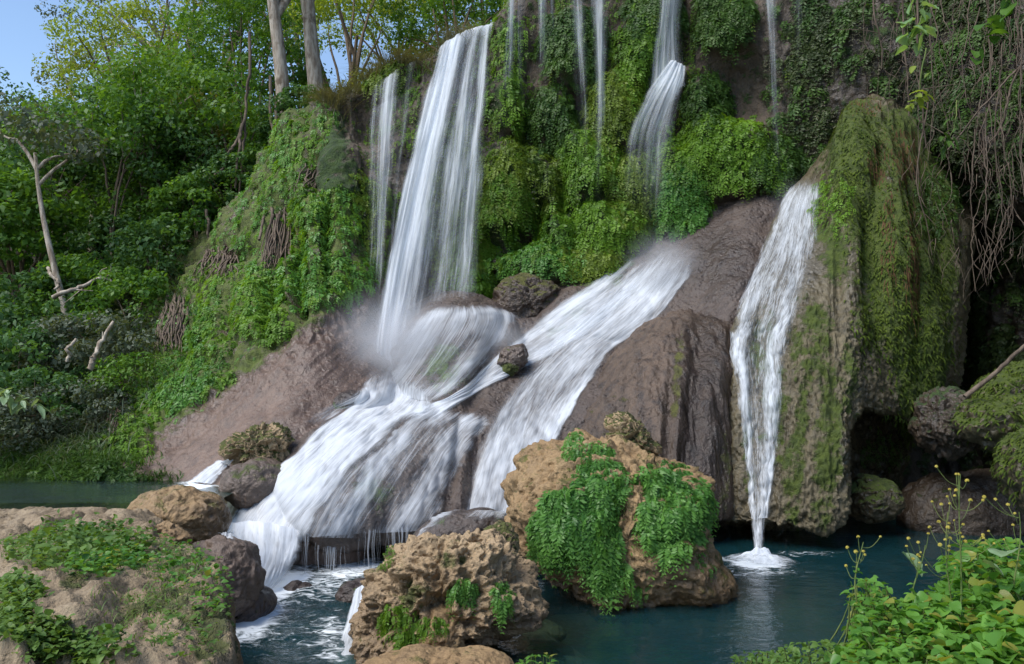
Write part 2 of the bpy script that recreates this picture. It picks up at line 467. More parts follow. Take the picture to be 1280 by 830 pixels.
def cliff_ctrl():
    xs = [415, 455, 505, 560, 606, 628, 655, 720, 790, 860, 930, 1000, 1070, 1140, 1215, 1300, 1420, 1560]
    edge = {415: 135, 455: 112, 505: 86, 560: 58, 606: 36, 628: 30}
    ys = [100, 180, 260, 340, 410, 480, 640]
    D = { # depth at ys
     415: (22.6, 21.4, 20.6, 19.8, 19.2, 18.6, 18.2), 455: (22.6, 21.7, 21, 20.4, 19.8, 19.2, 19), 505: (22.5, 21.8, 21.4, 21, 20.6, 20, 20),
     560: (22.4, 21.9, 21.7, 21.4, 21, 20.4, 20), 606: (22.3, 22, 21.7, 21.4, 21, 20.4, 20), 628: (22.1, 21.8, 21.4, 21.0, 20.8, 20.5, 20),
     655: (21.9, 21.6, 21.2, 20.8, 20.7, 20.5, 20), 720: (21.7, 21.4, 21.0, 20.7, 20.6, 20.5, 20), 790: (21.6, 21.3, 21, 20.8, 20.7, 20.6, 20),
     860: (21.5, 21.2, 20.9, 20.8, 20.7, 20.6, 20), 930: (21.2, 21, 20.8, 20.8, 20.7, 20.6, 20), 1000: (20.9, 20.8, 20.8, 20.8, 20.8, 20.6, 20),
     1070: (20.5, 20.5, 20.6, 20.8, 20.8, 20.6, 20), 1140: (19.9, 20, 21.0, 21.8, 22.2, 22.2, 22), 1215: (18.7, 18.6, 19.8, 21, 21.4, 21.4, 21), 1300: (17.4, 17.3, 18.4, 19.6, 20, 19.8, 19), 1420: (16.0, 15.8, 16.8, 17.8, 18.2, 18, 17), 1560: (14.6, 14.8, 15, 15.2, 15, 14.6, 14.2)}
    cols = []
    for x in xs:
        d0 = D[x][0]
        if x in edge:
            e = P(x, edge[x], d0 + .25)
            c = [e + W(0, 9, .9), e + W(0, 6, .5), e + W(0, 3, .25), e + W(0, 1.0, .1), e + W(0, 0, 0)]
            yy = [edge[x] + (y - 100) * (640 - edge[x]) / 540 + (20 if y == 100 else 0) for y in ys]
        else:
            top = P(x, -40, d0 + .35)
            zt = 15.5
            c = [W(top[0] * 1.03, d0 + 7, zt + .6), W(top[0] * 1.03, d0 + 3.0, zt), W(top[0] * 1.01, d0 + 1.6, 13.2), P(x, -110, d0 + .7), P(x, 10, d0 + .15)]
            yy = ys
        c += [P(x, y, d) for y, d in zip(yy, D[x])]
        cols.append(c)
    for (x, y) in ((13.8, 11), (15, 7), (16.5, 2), (20, -6)):
        cols.append([W(x + 6, y + 1, 15), W(x + 3, y, 14.5), W(x + 1, y, 12), W(x + .4, y, 9.5), W(x, y, 8), W(x, y, 6), W(x, y, 4.2), W(x, y, 2.8), W(x, y, 1.4), W(x, y, 0), W(x - .2, y, -1.8), W(x - .4, y, -4.8)])
    cols[0:0] = [[p + W(-1.6, 5.0, -0.6) for p in cols[0]], [p + W(-.5, 2.2, -.2) for p in cols[0]]]
    return np.array(cols).transpose(1, 0, 2)
def cliff_disp(px, py, G):
    h = bulges(px, py, FERNS) - blobs(px, py, [(b[0], b[1], b[2], b[3], b[5] if len(b) > 5 else 0, b[4]) for b in DENTS])
    h += 0.34 * fbm(G * W(.8, .8, .6), 4) + 0.13 * ridged(G * W(2.2, 2.2, 1.3), 4) - 0.08
    h += 0.05 * fbm(G * 6, 3)
    # ledge where the upper right veil strikes and kicks out
    h += blobs(px, py, [(838, 102, 26, 12, -35, .55), (700, 95, 20, 8, 0, .2), (1085, 60, 50, 90, 0, .4)])
    return h
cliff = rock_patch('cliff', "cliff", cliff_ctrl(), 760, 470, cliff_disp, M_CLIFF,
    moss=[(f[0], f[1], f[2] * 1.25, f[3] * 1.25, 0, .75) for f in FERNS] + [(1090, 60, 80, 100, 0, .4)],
    mossf=lambda px, py, G: 0.32 + 0 * px, wet_shadef=lambda px, py, G: blobs(px, py, [(1200, 200, 180, 400, 0, 1.0), (1060, 60, 90, 160, 0, .8), (560, 300, 110, 260, 0, .6), (830, 250, 60, 140, 0, .5), (950, 270, 60, 100, 0, .4)]))  # right-hand blobs paint shade through the wet darkening, the others are wet rock
tag(cliff, kind='structure')

# ---- left slope
def slope_ctrl():
    C = [
     [(-330, 470, 27), (-330, 520, 23), (-330, 570, 18.5), (-330, 615, 16), (-330, 660, 14)],
     [(-150, 430, 27), (-150, 485, 22.5), (-150, 545, 18.5), (-150, 592, 16), (-150, 650, 14.5)],
     [(0, 415, 27), (0, 478, 22.5), (0, 540, 18.6), (0, 590, 16.3), (10, 640, 15)],
     [(90, 380, 27), (100, 448, 22.5), (100, 520, 19), (105, 580, 16.6), (110, 635, 15.2)],
     [(190, 340, 26), (195, 408, 22), (190, 490, 19), (185, 560, 16.6), (185, 635, 15.2)],
     [(250, 298, 25), (262, 370, 21.5), (255, 455, 18.8), (240, 545, 16.4), (235, 635, 14.9)],
     [(300, 250, 24), (322, 330, 20.5), (315, 430, 18.2), (305, 525, 16.2), (295, 635, 14.4)],
     [(342, 182, 23.2), (372, 285, 20.2), (382, 395, 18.0), (372, 490, 16.5), (345, 630, 14.2)],
     [(385, 138, 22.9), (412, 265, 20.4), (425, 392, 18.4), (430, 480, 17), (400, 630, 14.2)],
     [(428, 128, 23.2), (455, 262, 21.4), (476, 395, 19.4), (480, 485, 17.4), (450, 630, 14.4)],
     [(470, 128, 25), (500, 262, 23), (520, 395, 21), (520, 485, 19), (490, 630, 16)]]
    cols = []
    for c in C:
        w = [P(*p) for p in c]
        cols.append([w[0] + W(-.6, 9, 1.2), w[0] + W(-.3, 4, .7), w[0] + W(0, 1.2, .15)] + w + [W(w[-1][0], w[-1][1] - .4, -4.6)])
    return np.array(cols).transpose(1, 0, 2)
SFERN = [(210, 486, 40, 24), (278, 372, 46, 46), (258, 440, 30, 46), (315, 290, 34, 44), (330, 370, 24, 34), (178, 500, 36, 28), (225, 405, 40, 30), (200, 450, 38, 32),
         (340, 235, 20, 40), (365, 190, 22, 44), (410, 190, 22, 50), (395, 345, 60, 30), (424, 250, 26, 60), (160, 545, 26, 30), (60, 560, 90, 30), (388, 262, 18, 56), (110, 600, 70, 18), (330, 405, 26, 20), (230, 470, 30, 26)]
SROCK = [(222, 410, 22, 36), (275, 330, 24, 22), (120, 535, 46, 36), (145, 505, 26, 20), (310, 480, 120, 70, -35)]
def slope_disp(px, py, G):
    rockm = sstep(-10, 30, (py - (400 + (440 - px) * 0.72)))          # bare smooth slab below the fern line
    h = (1 - rockm) * (0.32 * fbm(G * .9, 4) + 0.16 * ridged(G * W(2, 2, 1.2), 4) - .1) + rockm * (0.12 * fbm(G * .7, 3) + .03 * fbm(G * 5, 4))
    # runnels down the slab
    s = G[..., 0] * .8 + G[..., 2] * .62
    h += rockm * .035 * ridged(np.stack([(G[..., 0] * .75 - G[..., 2] * .6) * 4.2 + 3, G[..., 1] * .3, s * .35], -1), 3)
    h += rockm * 0.11 * ridged(np.stack([(G[..., 0] * .75 - G[..., 2] * .6) * 1.4, G[..., 1] * .15, s * .12], -1), 3)
    h += 0.22 * bulges(px, py, [(f[0], f[1], f[2], f[3], 1.) for f in SFERN])
    h -= blobs(px, py, [(348, 330, 10, 72, 6, 1.0), (374, 325, 10, 60, 0, .9), (336, 380, 8, 44, 0, .6), (398, 225, 14, 26, 0, .4), (408, 300, 6, 50, 0, .5), (425, 180, 7, 40, 0, .4), (300, 318, 20, 10, -30, .4), (245, 420, 8, 40, 15, .4), (290, 400, 6, 30, 10, .3), (232, 415, 8, 40, 15, .25)])
    return h
slope = rock_patch('slope', "rock_slope", slope_ctrl(), 560, 420, slope_disp, M_SLOPE,
    mossf=lambda px, py, G: .62 * sstep(0, -40, py - (398 + (440 - px) * .72)), wet_shadef=lambda px, py, G: .20 + .5 * sstep(0, -40, py - (398 + (440 - px) * .72)),
    moss=[(f[0], f[1], f[2] * 1.1, f[3] * 1.1, 0, .8) for f in SFERN] + [(325, 415, 22, 10, -30, .7), (60, 480, 160, 60, 0, .8)],
    wet=[(440, 460, 80, 80, 0, .75), (400, 520, 60, 80, 0, .6), (190, 605, 60, 12, 0, .5), (320, 480, 60, 60, 0, .25)])
tag(slope, kind='structure')

# ---- main travertine apron under the falls
def apron_ctrl():
    R = [
     [(350, 470, 19.5), (400, 455, 19.5), (455, 432, 20), (520, 395, 20.3), (575, 372, 20.6), (640, 375, 20.9), (700, 350, 21.2), (760, 312, 21.5), (830, 275, 21.8), (890, 255, 21.5), (960, 240, 21.3), (1040, 240, 21.8)],
     [(372, 500, 18), (410, 482, 18.3), (455, 452, 18.8), (520, 412, 19.1), (575, 390, 19.3), (640, 400, 19.8), (700, 372, 20.1), (760, 336, 20.5), (830, 298, 20.8), (890, 285, 20.4), (950, 285, 19.8), (1035, 280, 20.8)],
     [(352, 535, 17.1), (395, 515, 17.4), (445, 495, 17.9), (520, 452, 18.2), (575, 428, 18.3), (640, 438, 18.9), (700, 412, 19.2), (760, 380, 19.5), (825, 350, 19.7), (880, 345, 19.2), (935, 345, 18.6), (1020, 345, 20)],
     [(332, 565, 16.1), (378, 545, 16.4), (430, 528, 16.7), (510, 508, 16.9), (575, 490, 17.3), (638, 482, 17.9), (700, 460, 18.2), (752, 430, 18.6), (805, 405, 18.8), (865, 400, 18.4), (925, 400, 17.9), (1010, 400, 19)],
     [(312, 600, 15), (360, 580, 15.0), (410, 568, 15.1), (500, 548, 15.5), (568, 540, 16), (620, 532, 16.6), (670, 522, 17), (716, 500, 17.3), (765, 475, 17.6), (830, 450, 17.6), (900, 450, 17.6), (990, 450, 18)],
     [(296, 640, 14.1), (345, 625, 14), (400, 615, 14.0), (488, 600, 14.4), (556, 598, 14.9), (608, 584, 15.4), (650, 574, 15.7), (690, 560, 16), (725, 545, 16.2), (800, 520, 16.8), (880, 520, 17), (960, 520, 17.6)],
     [(284, 690, 13.3), (335, 680, 13.3), (388, 672, 13.4), (474, 668, 13.8), (548, 655, 14.1), (600, 640, 14.4), (640, 640, 14.6), (680, 640, 14.9), (715, 640, 15.1), (790, 640, 15.8), (860, 640, 16.2), (940, 640, 17)]]
    R = [[P(*p) for p in r] for r in R]
    R[0:0] = [[p + W(0, 3, -.6) for p in R[0]]]
    lip = R[-1]
    under = [0, .15, 1.3, 1.5, .9, .4, .3, .3, .3, .3, .3, .3]
    R.append([p + W(0, u - .1, -.12) for p, u in zip(lip, under)])
    R.append([p + W(0, u * 1.5 - .1, -.55) for p, u in zip(lip, under)])
    R.append([W(p[0], p[1] + u * 1.5 - .3, -4.6) for p, u in zip(lip, under)])
    return np.array(R)
def flute(G, fx, fz, o=3):
    return ridged(np.stack([G[..., 0] * fx, G[..., 1] * fx * .5, G[..., 2] * fz], -1), o)
def apron_disp(px, py, G):
    h = bulges(px, py, [(572, 445, 70, 62, .38), (650, 600, 60, 70, .10), (620, 520, 70, 60, .22), (430, 590, 70, 80, .30), (520, 600, 60, 80, .22), (745, 395, 60, 30, .2), (705, 480, 70, 50, .2)])
    h += 0.14 * fbm(G * W(1.1, 1.1, .9), 4)
    # drapery runs downhill: along x-z diagonal on the upper apron, straight down below
    h += 0.06 * flute(G, 2.6, .35) * sstep(480, 560, py) + .03 * fbm(G * 5, 3)
    h += 0.05 * ridged(np.stack([G[..., 0] * 1.2 - G[..., 2] * 1.5, G[..., 1] * .6, (G[..., 0] + G[..., 2]) * .2], -1), 3) * sstep(560, 480, py)
    h -= blobs(px, py, [(600, 470, 12, 60, 18, .2), (565, 590, 8, 70, 8, .12), (590, 600, 10, 60, 8, .10)])
    return h
apron = rock_patch('apron', "travertine_apron", apron_ctrl(), 520, 460, apron_disp, M_APRON,
    moss=[(560, 460, 36, 36, -30, .62), (770, 330, 70, 26, -40, .55), (710, 405, 46, 22, -40, .5), (465, 620, 30, 40, 0, .45), (645, 450, 14, 12, 0, .7)],
    wet_shadef=lambda px, py, G: 0.45 + 0 * px, wet=[(900, 330, 60, 60, 0, .9)])
tag(apron, kind='structure')

# ---- brown draped rock between the two big cascades
def mid_ctrl():
    C = [[(730, 520, 18.6), (735, 545, 17.6), (715, 600, 16.8), (700, 660, 16.2), (695, 700, 15.9)],
         [(735, 470, 18.8), (722, 518, 17.3), (700, 580, 16.1), (684, 640, 15.3), (680, 700, 15.0)],
         [(775, 425, 19), (762, 456, 17.5), (746, 510, 16.4), (738, 590, 15.4), (735, 665, 15.0)],
         [(828, 396, 19), (822, 410, 17.7), (812, 470, 16.4), (808, 560, 15.4), (808, 655, 14.9)],
         [(880, 390, 19), (878, 404, 17.7), (874, 470, 16.3), (872, 560, 15.4), (872, 648, 15.0)],
         [(918, 390, 19.2), (918, 412, 17.8), (916, 480, 16.7), (914, 560, 15.9), (914, 642, 15.5)],
         [(940, 390, 20), (938, 412, 19.2), (936, 480, 18.6), (934, 560, 17.6), (932, 640, 17)]]
    cols = []
    for c in C:
        w = [P(*p) for p in c]
        cols.append([w[0] + W(0, 1.0, -.5)] + w + [w[-1] + W(0, .5, -.05), w[-1] + W(0, 1.4, -.3), w[-1] + W(0, 1.9, -2.2)])
    return np.array(cols).transpose(1, 0, 2)
def mid_disp(px, py, G):
    h = 0.12 * flute(G, 1.1, .16, 2) + 0.07 * flute(G, 3.6, .22, 3) + .02 * fbm(G * W(9, 9, 4), 3) - .1 + .08 * fbm(G * .9, 2)
    return h - blobs(px, py, [(868, 520, 14, 130, 3, .14), (835, 560, 8, 110, 3, .10)])
mid = rock_patch('mid', "draped_rock", mid_ctrl(), 300, 330, mid_disp, M_MID, moss=[(846, 470, 8, 60, 4, .62), (760, 520, 40, 60, 0, .2), (905, 600, 12, 60, 0, .5)],
    wet=[(880, 530, 48, 170, 3, 1.0), (770, 560, 8, 90, -10, .6), (800, 500, 6, 90, -4, .5), (900, 360, 60, 60, 0, .9), (830, 600, 10, 100, 2, .5), (720, 480, 50, 40, -50, .5)], wet_shadef=lambda px, py, G: .12 + 0 * px)
tag(mid, "smooth brown rock hump with dark wet streaks left of the narrow fall", "rock")

# ---- big dome with the mossy column
def dome_ctrl():
    C = [[(950, 300, 20.6), (945, 330, 19.6), (928, 400, 18.6), (920, 480, 18), (918, 560, 17.3), (916, 600, 17), (918, 645, 16.6)],
         [(972, 250, 20.4), (960, 285, 19.0), (940, 345, 18.0), (922, 415, 17.2), (911, 500, 16.6), (909, 585, 16), (910, 644, 15.7)],
         [(1004, 212, 20.4), (1000, 245, 19.1), (986, 312, 18.0), (973, 400, 16.9), (964, 490, 16.1), (961, 570, 15.5), (961, 648, 15.1)],
         [(1032, 178, 20.4), (1030, 212, 19.2), (1020, 295, 18.0), (1012, 392, 16.8), (1006, 485, 15.9), (1003, 570, 15.2), (1004, 652, 14.8)],
         [(1058, 146, 20.4), (1058, 180, 19.2), (1056, 280, 17.9), (1055, 380, 16.8), (1052, 470, 15.9), (1050, 560, 15.1), (1050, 642, 14.9)],
         [(1083, 126, 20.3), (1083, 160, 19.2), (1084, 245, 18.2), (1086, 335, 17.4), (1082, 410, 16.8), (1074, 465, 16.3), (1064, 520, 15.9)],
         [(1128, 136, 20.3), (1130, 176, 19.3), (1136, 262, 18.6), (1142, 340, 18), (1138, 410, 17.5), (1130, 462, 17.1), (1120, 512, 16.8)],
         [(1166, 180, 20.5), (1172, 232, 19.6), (1182, 312, 19.2), (1186, 380, 18.7), (1182, 440, 18.2), (1172, 490, 17.8), (1160, 536, 17.5)],
         [(1185, 205, 21.3), (1192, 262, 20.8), (1200, 325, 20.8), (1205, 390, 20.2), (1202, 450, 19.6), (1195, 500, 19), (1184, 545, 18.5)]]
    cols = []
    for c in C:
        w = [P(*p) for p in c]
        cols.append([w[0] + W(0, 1.2, -.3)] + w + [w[-1] + W(0, .35, -.03), w[-1] + W(0, 1.4, -.05), w[-1] + W(0, 2.2, -1.2), W(w[-1][0], w[-1][1] + 2.4, -4.6)])
    return np.array(cols).transpose(1, 0, 2)
CAVE = []
def dome_disp(px, py, G):
    lowd = sstep(330, 420, py)
    h = lowd * (0.05 * fbm(G * W(2.2, 2.2, 1.5), 3) + 0.10 * ridged(G * W(6, 6, 4.2), 3) + .05 * ridged(G * W(13, 13, 9), 2) + .09 * flute(G, 1.3, .18, 2) + .02 * fbm(G * 14, 3)) - .08
    h += (1 - lowd) * (0.20 * flute(G, 1.6, .2, 3) + .08 * flute(G, 5, .5, 3)) * sstep(1030, 1080, px)
    h += 0.16 * fbm(G * .9, 3)
    h += blobs(px, py, [(1180, 300, 20, 120, 0, .3), (1060, 230, 26, 80, 8, .4), (1110, 300, 20, 130, -6, .35), (1150, 400, 16, 120, -5, .3)])
    h -= blobs(px, py, [(1083, 330, 8, 120, -8, .15), (1048, 350, 6, 100, 0, .10), (980, 500, 10, 140, 5, .1), (945, 480, 14, 140, 2, .18), (1040, 480, 4, 140, 0, .06)])
    # ragged hem
    h += .7 * sstep(610, 650, py) * .10 * pn(np.stack([G[..., 0] * 5, G[..., 0] * 0, G[..., 0] * 0], -1))
    return h
dome = rock_patch('dome', "travertine_dome", dome_ctrl(), 400, 420, dome_disp, M_DOME,
    moss=[(1075, 215, 44, 110, -6, 1.0), (1120, 330, 52, 130, -10, 1.0), (1150, 430, 40, 120, 0, .95), (1165, 320, 36, 130, 0, .85), (1130, 180, 40, 60, 0, .85), (1165, 230, 30, 60, 0, .8), (1045, 320, 22, 60, 0, .58), (1090, 400, 26, 60, -10, .6), (1035, 560, 22, 120, 4, .66), (1000, 560, 12, 120, 3, .55), (985, 600, 16, 60, 0, .5), (960, 470, 10, 120, 4, .5), (1060, 480, 18, 60, 0, .55), (1015, 430, 34, 70, 0, .56), (935, 560, 10, 100, 0, .5), (975, 520, 12, 100, 2, .52), (1095, 620, 40, 30, 0, .5), (950, 440, 16, 60, 0, .5), (1030, 290, 20, 20, 0, .6)],
    wet=[(1150, 250, 60, 130, 0, .7), (985, 330, 50, 120, 15, .7), (950, 520, 30, 150, 0, .6), (1100, 560, 60, 60, 0, .9), (1075, 350, 30, 60, 0, .4)])
tag(dome, "large olive travertine dome with a green mossy column, behind the narrow fall", "rock")

# ---- near left terrace
def terrace():
    nx, ny = 460, 420
    u = np.linspace(-9.5, -.2, nx); v = np.linspace(2.0, 12.9, ny)
    X, Y = np.meshgrid(u, v)
    n = fbm(np.stack([X * .7, Y * .7, X * 0], -1), 4); n2 = fbm(np.stack([X * 2.4, Y * 2.4, X * 0 + 3], -1), 4)
    edge = -(362 + 8 * np.sin(Y * 2)) / F * Y + .16 * n2 - .75 * sstep(7.6, 9.4, Y)
    q3 = np.stack([X, Y, X * 0], -1)
    top = -1.68 - .035 * (Y - 4.8) + .15 * n + .09 * n2 + .10 * (ridged(q3 * 1.9 + 7, 4) - .6) + .05 * (ridged(q3 * 5.3, 3) - .6) + .02 * fbm(q3 * 9, 3)
    top -= .12 * sstep(.1, .4, pn(q3 * 1.5 + 3))
    px, py = proj(np.stack([X, Y, top], -1))
    top += bulges(px, py, [(75, 770, 95, 70, .26), (215, 745, 46, 40, .10), (190, 800, 50, 40, .05), (110, 655, 80, 16, .08)])
    top -= blobs(px, py, [(118, 725, 40, 26, 20, .10), (150, 790, 22, 40, 20, .12)])
    top -= sstep(11.2, 12.4, Y + .3 * n) * .5 + sstep(9.6, 11.2, Y) * sstep(-4.8, -4.2, X) * .3
    Z = top - (top + 4.4) * sstep(-.04, .5, X - edge) ** 1.0
    G = np.stack([X, Y, Z], -1)
    # the drop to the pool is rough
    N = gnormals(G); N *= np.sign(N[..., 2:3] + 1e-9)
    dr = sstep(-.15, .3, X - edge)
    G = G + N * (dr * (.22 * ridged(G * 1.7, 4) - .14))[..., None]
    N = gnormals(G); N *= np.sign(N[..., 2:3] + 1e-9)
    px, py = proj(G)
    Fc = gfaces(ny, nx)
    m = blobs(px, py, [(100, 690, 90, 30, 0, .55), (200, 760, 90, 60, 0, .6), (265, 790, 30, 60, 0, .7), (60, 790, 60, 40, 0, .5), (95, 720, 26, 30, 30, .75), (220, 700, 60, 30, 0, .6)])
    m -= blobs(px, py, [(40, 740, 40, 26, 0, .4), (125, 745, 60, 26, -20, .5), (187, 785, 28, 16, 0, .5), (60, 715, 50, 8, 0, .4)])
    w = sstep(-2.3, -2.9, G[..., 2]) * .7
    o = mesh_obj("rock_terrace", G, Fc, M_SAND, attrs={'moss': m, 'wet': w})
    add_bvh('terrace', G, Fc); PATCH['terrace'] = (G, N, px, py)
    tag(o, kind='structure')
terrace()

# ---- weedy bank at the near right
def bank():
    nx, ny = 200, 200
    X, Y = np.meshgrid(np.linspace(.2, 7.5, nx), np.linspace(1.2, 6.0, ny))
    n = fbm(np.stack([X, Y, X * 0], -1) * .9, 4)
    px, _ = proj(np.stack([X, Y, X * 0], -1))
    crest = -1.72 + .50 * sstep(900, 1260, px)
    Z = crest + .12 * n - (crest + 4.4) * sstep(0, 1.1, Y - (3.55 + .15 * n + .6 * sstep(1000, 1300, px))) - 2.2 * sstep(960, 820, px)
    G = np.stack([X, Y, Z], -1); Fc = gfaces(ny, nx)
    N = gnormals(G); N *= np.sign(N[..., 2:3] + 1e-9)
    o = mesh_obj("bank", G, Fc, M_SOIL, attrs={'moss': 0 * X + .5, 'wet': 0 * X})
    add_bvh('bank', G, Fc); PATCH['bank'] = (G, N, *proj(G)); tag(o, kind='structure')
bank()

# ------------------------------------------------------------------ boulders
def sil_boulder(name, poly, d, dr, mat, seed=0, rough=.10, crag=0.0, nu=140, nv=90, sq=.75, moss=0.2, wet=0.0, mossf=None, wet_shadef=None, back=1.0, label=None, group=None, key=None, freq=1.0, strat=0.0, tilt=0.0, cat="boulder"):
    """a solid rock whose outline follows poly (photo pixels) at distance d, dr thick towards and away from the viewer"""
    poly = np.array(poly, float)
    c = np.array([(poly[:, 0].min() + poly[:, 0].max()) / 2, (poly[:, 1].min() + poly[:, 1].max()) / 2])
    rel = np.stack([(poly[:, 0] - c[0]) / F * d, -(poly[:, 1] - c[1]) / F * d], 1)
    ang = np.arctan2(rel[:, 1], rel[:, 0]); rad = np.hypot(rel[:, 0], rel[:, 1])
    o = np.argsort(ang); ang, rad = ang[o], rad[o]
    th = np.linspace(0, 2 * np.pi, nu, endpoint=False)
    R = np.interp((th + np.pi) % (2 * np.pi) - np.pi, np.concatenate([ang - 2 * np.pi, ang, ang + 2 * np.pi]), np.tile(rad, 3))
    ph = np.linspace(0, np.pi, nv)
    sp = np.clip(np.sin(ph), 0, 1) ** sq; cp = np.cos(ph)
    Rb = R.mean() * .5 + .5 * R
    rr = np.where(ph[:, None] < np.pi / 2, R[None], R[None] * (1 - .15 * (ph[:, None] / np.pi * 2 - 1)))
    V = np.stack([rr * sp[:, None] * np.cos(th), -dr * np.sign(cp)[:, None] * np.abs(cp)[:, None] ** .9 * np.where(cp[:, None] > 0, 1, back) + 0 * th, rr * sp[:, None] * np.sin(th)], -1)
    V[..., 1] += tilt * V[..., 2]
    Nn = V / (np.linalg.norm(V, axis=-1)[..., None] + 1e-9)
    q = V * freq + seed * 13.7
    h = rough * (1.3 * fbm(q * .9, 3) + .5 * fbm(q * 2.7, 4)) - rough * .2
    if crag: h = h + crag * (ridged(q * 2.3, 5) - .62) + crag * .5 * (ridged(q * 6.1, 3) - .6)
    if crag: h = h - crag * 1.0 * sstep(.12, .5, pn(q * 2.7 + 5)) - crag * .5 * sstep(.12, .5, pn(q * 8.3 + 2))
    if strat: h = h + strat * pn(np.stack([q[..., 0] * .6, q[..., 1] * .6, q[..., 2] * 5], -1))
    V = V + Nn * h[..., None]
    cw = P(c[0], c[1], d)
    Fc = gfaces(nv, nu, wrap=True)
    V = V.reshape(-1, 3); wv = V + cw
    px, py = proj(wv)
    nrm = gnormals(V.reshape(nv, nu, 3)).reshape(-1, 3); nrm *= np.sign((nrm * V).sum(1))[:, None]
    m = moss * sstep(-.2, .8, nrm[:, 2]) * 1.2
    if mossf: m = np.maximum(m, blobs(px, py, mossf))
    w = np.full(len(V), float(wet))
    if wet_shadef: w = np.maximum(w, blobs(px, py, wet_shadef))
    w = np.maximum(w, .8 * sstep(Z_POOL + .35, Z_POOL + .1, wv[:, 2]))
    ob = mesh_obj(name, V, Fc, mat, attrs={'moss': m, 'wet': w}, loc=None); ob.location = cw
    if key:
        add_bvh(key, wv, Fc); PATCH[key] = (wv.reshape(nv, nu, 3), nrm.reshape(nv, nu, 3), px.reshape(nv, nu), py.reshape(nv, nu))
    if label: tag(ob, label, cat, group)
    return ob

sil_boulder("boulder", [(632, 640), (628, 610), (645, 575), (655, 562), (700, 548), (722, 534), (760, 545), (800, 565), (850, 585), (884, 598), (880, 640), (892, 690), (915, 735), (905, 760), (840, 772), (760, 772), (690, 730), (650, 700)],
    12.5, 1.45, M_TAN, 3, .20, .13, 300, 200, key='fernrock', moss=.3, mossf=[(900, 700, 40, 60, 0, .4), (860, 680, 40, 50, 0, .5)], wet_shadef=[(880, 720, 60, 40, 0, .6), (800, 760, 120, 16, 0, .7)],
    label="big tan boulder draped in green ferns, standing in the pool between the falls")
sil_boulder("boulder", [(757, 540), (756, 520), (775, 512), (792, 520), (806, 535), (815, 548), (828, 558), (822, 568), (800, 574), (780, 580), (765, 565)],
    12.7, .30, M_CRAG, 8, .04, .10, 140, 90, freq=2.2, moss=.9, key='knob', label="knobbly yellow mossed rock perched on top of the fern covered boulder")
sil_boulder("boulder", [(452, 740), (458, 718), (478, 700), (505, 684), (555, 672), (590, 662), (630, 668), (650, 690), (672, 725), (676, 760), (662, 776), (600, 790), (585, 815), (560, 835), (500, 850), (450, 835), (440, 800)],
    9.9, .95, M_CRAG, 5, .22, .15, 320, 220, sq=.55, key='crag', moss=.25, mossf=[(515, 760, 40, 60, 20, .45), (560, 700, 30, 14, 0, .5)], wet_shadef=[(460, 800, 40, 60, 0, .5), (650, 775, 50, 12, 0, .8)],
    freq=1.3, label="craggy honeycombed tan boulder at the bottom middle, below the cascades")
sil_boulder("boulder", [(520, 800), (528, 770), (545, 752), (566, 760), (580, 785), (588, 805), (578, 830), (520, 845), (500, 830)],
    9.3, .42, M_TAN, 21, .05, .05, 130, 80, freq=1.6, key='crag2', label="pointed smooth brown rock leaning on the front of the craggy boulder")
sil_boulder("boulder", [(592, 690), (598, 668), (618, 652), (634, 650), (646, 664), (648, 690), (640, 705), (610, 708)],
    11.2, .3, M_CRAG, 31, .05, .05, 110, 70, freq=1.8, moss=.7, label="rounded olive rock wedged between the craggy and the fern boulders")
sil_boulder("boulder", [(440, 850), (450, 828), (490, 818), (540, 812), (580, 816), (640, 824), (655, 850), (600, 900), (480, 900)],
    8.3, .6, M_TAN, 41, .04, .04, 160, 80, freq=1.2, label="low flat tan ledge at the very bottom edge, before the craggy boulder")
sil_boulder("boulder", [(505, 690), (522, 660), (548, 643), (585, 637), (625, 640), (640, 655), (620, 700), (540, 710)],
    13.2, .55, M_APRON, 44, .04, .02, 130, 80, wet=.6, key='flatwet', label="low wet grey rock with water sheeting over it, behind the craggy boulder")
# left group
sil_boulder("boulder", [(276, 566), (280, 548), (305, 540), (325, 532), (345, 526), (362, 536), (370, 560), (362, 580), (340, 588), (318, 582), (296, 584)],
    15.0, .55, M_CRAG, 51, .06, .14, 150, 100, freq=1.3, moss=.75, key='mossb', label="jagged yellow mossed boulder on the left edge of the white cascade")
sil_boulder("boulder", [(274, 610), (280, 590), (305, 580), (345, 576), (365, 592), (360, 615), (330, 632), (290, 630)],
    14.4, .6, M_GREY, 52, .06, .03, 120, 80, wet=.45, moss=.3, label="smooth grey brown boulder directly under the jagged mossed one")
sil_boulder("boulder", [(168, 632), (185, 617), (215, 610), (250, 612), (275, 622), (290, 645), (280, 672), (250, 680), (215, 668), (180, 652)],
    12.0, .6, M_TAN, 53, .07, .06, 150, 90, wet=.1, moss=.3, key='pb', wet_shadef=[(275, 650, 30, 40, 0, .8)], label="broad tan boulder at the outlet of the small upper pool")
sil_boulder("boulder", [(150, 690), (160, 675), (185, 662), (215, 655), (238, 668), (240, 690), (215, 700), (180, 700)],
    10.4, .4, M_TAN, 54, .05, .10, 130, 80, freq=1.4, strat=.05, wet=.2, label="cracked rusty brown rock behind the weeds on the terrace")
sil_boulder("boulder", [(232, 700), (240, 676), (265, 668), (295, 670), (318, 682), (328, 710), (322, 745), (300, 768), (262, 775), (240, 745)],
    10.9, .6, M_GREY, 55, .07, .05, 160, 100, wet=.45, key='purple', label="dark purplish wet boulder beside the foaming foot of the cascade")
sil_boulder("boulder", [(262, 770), (275, 750), (300, 740), (330, 735), (345, 752), (335, 775), (300, 795), (270, 800)],
    11.2, .5, M_GREY, 56, .06, .04, 120, 80, wet=.8, label="low dark wet rock at the waterline beneath the purplish boulder")
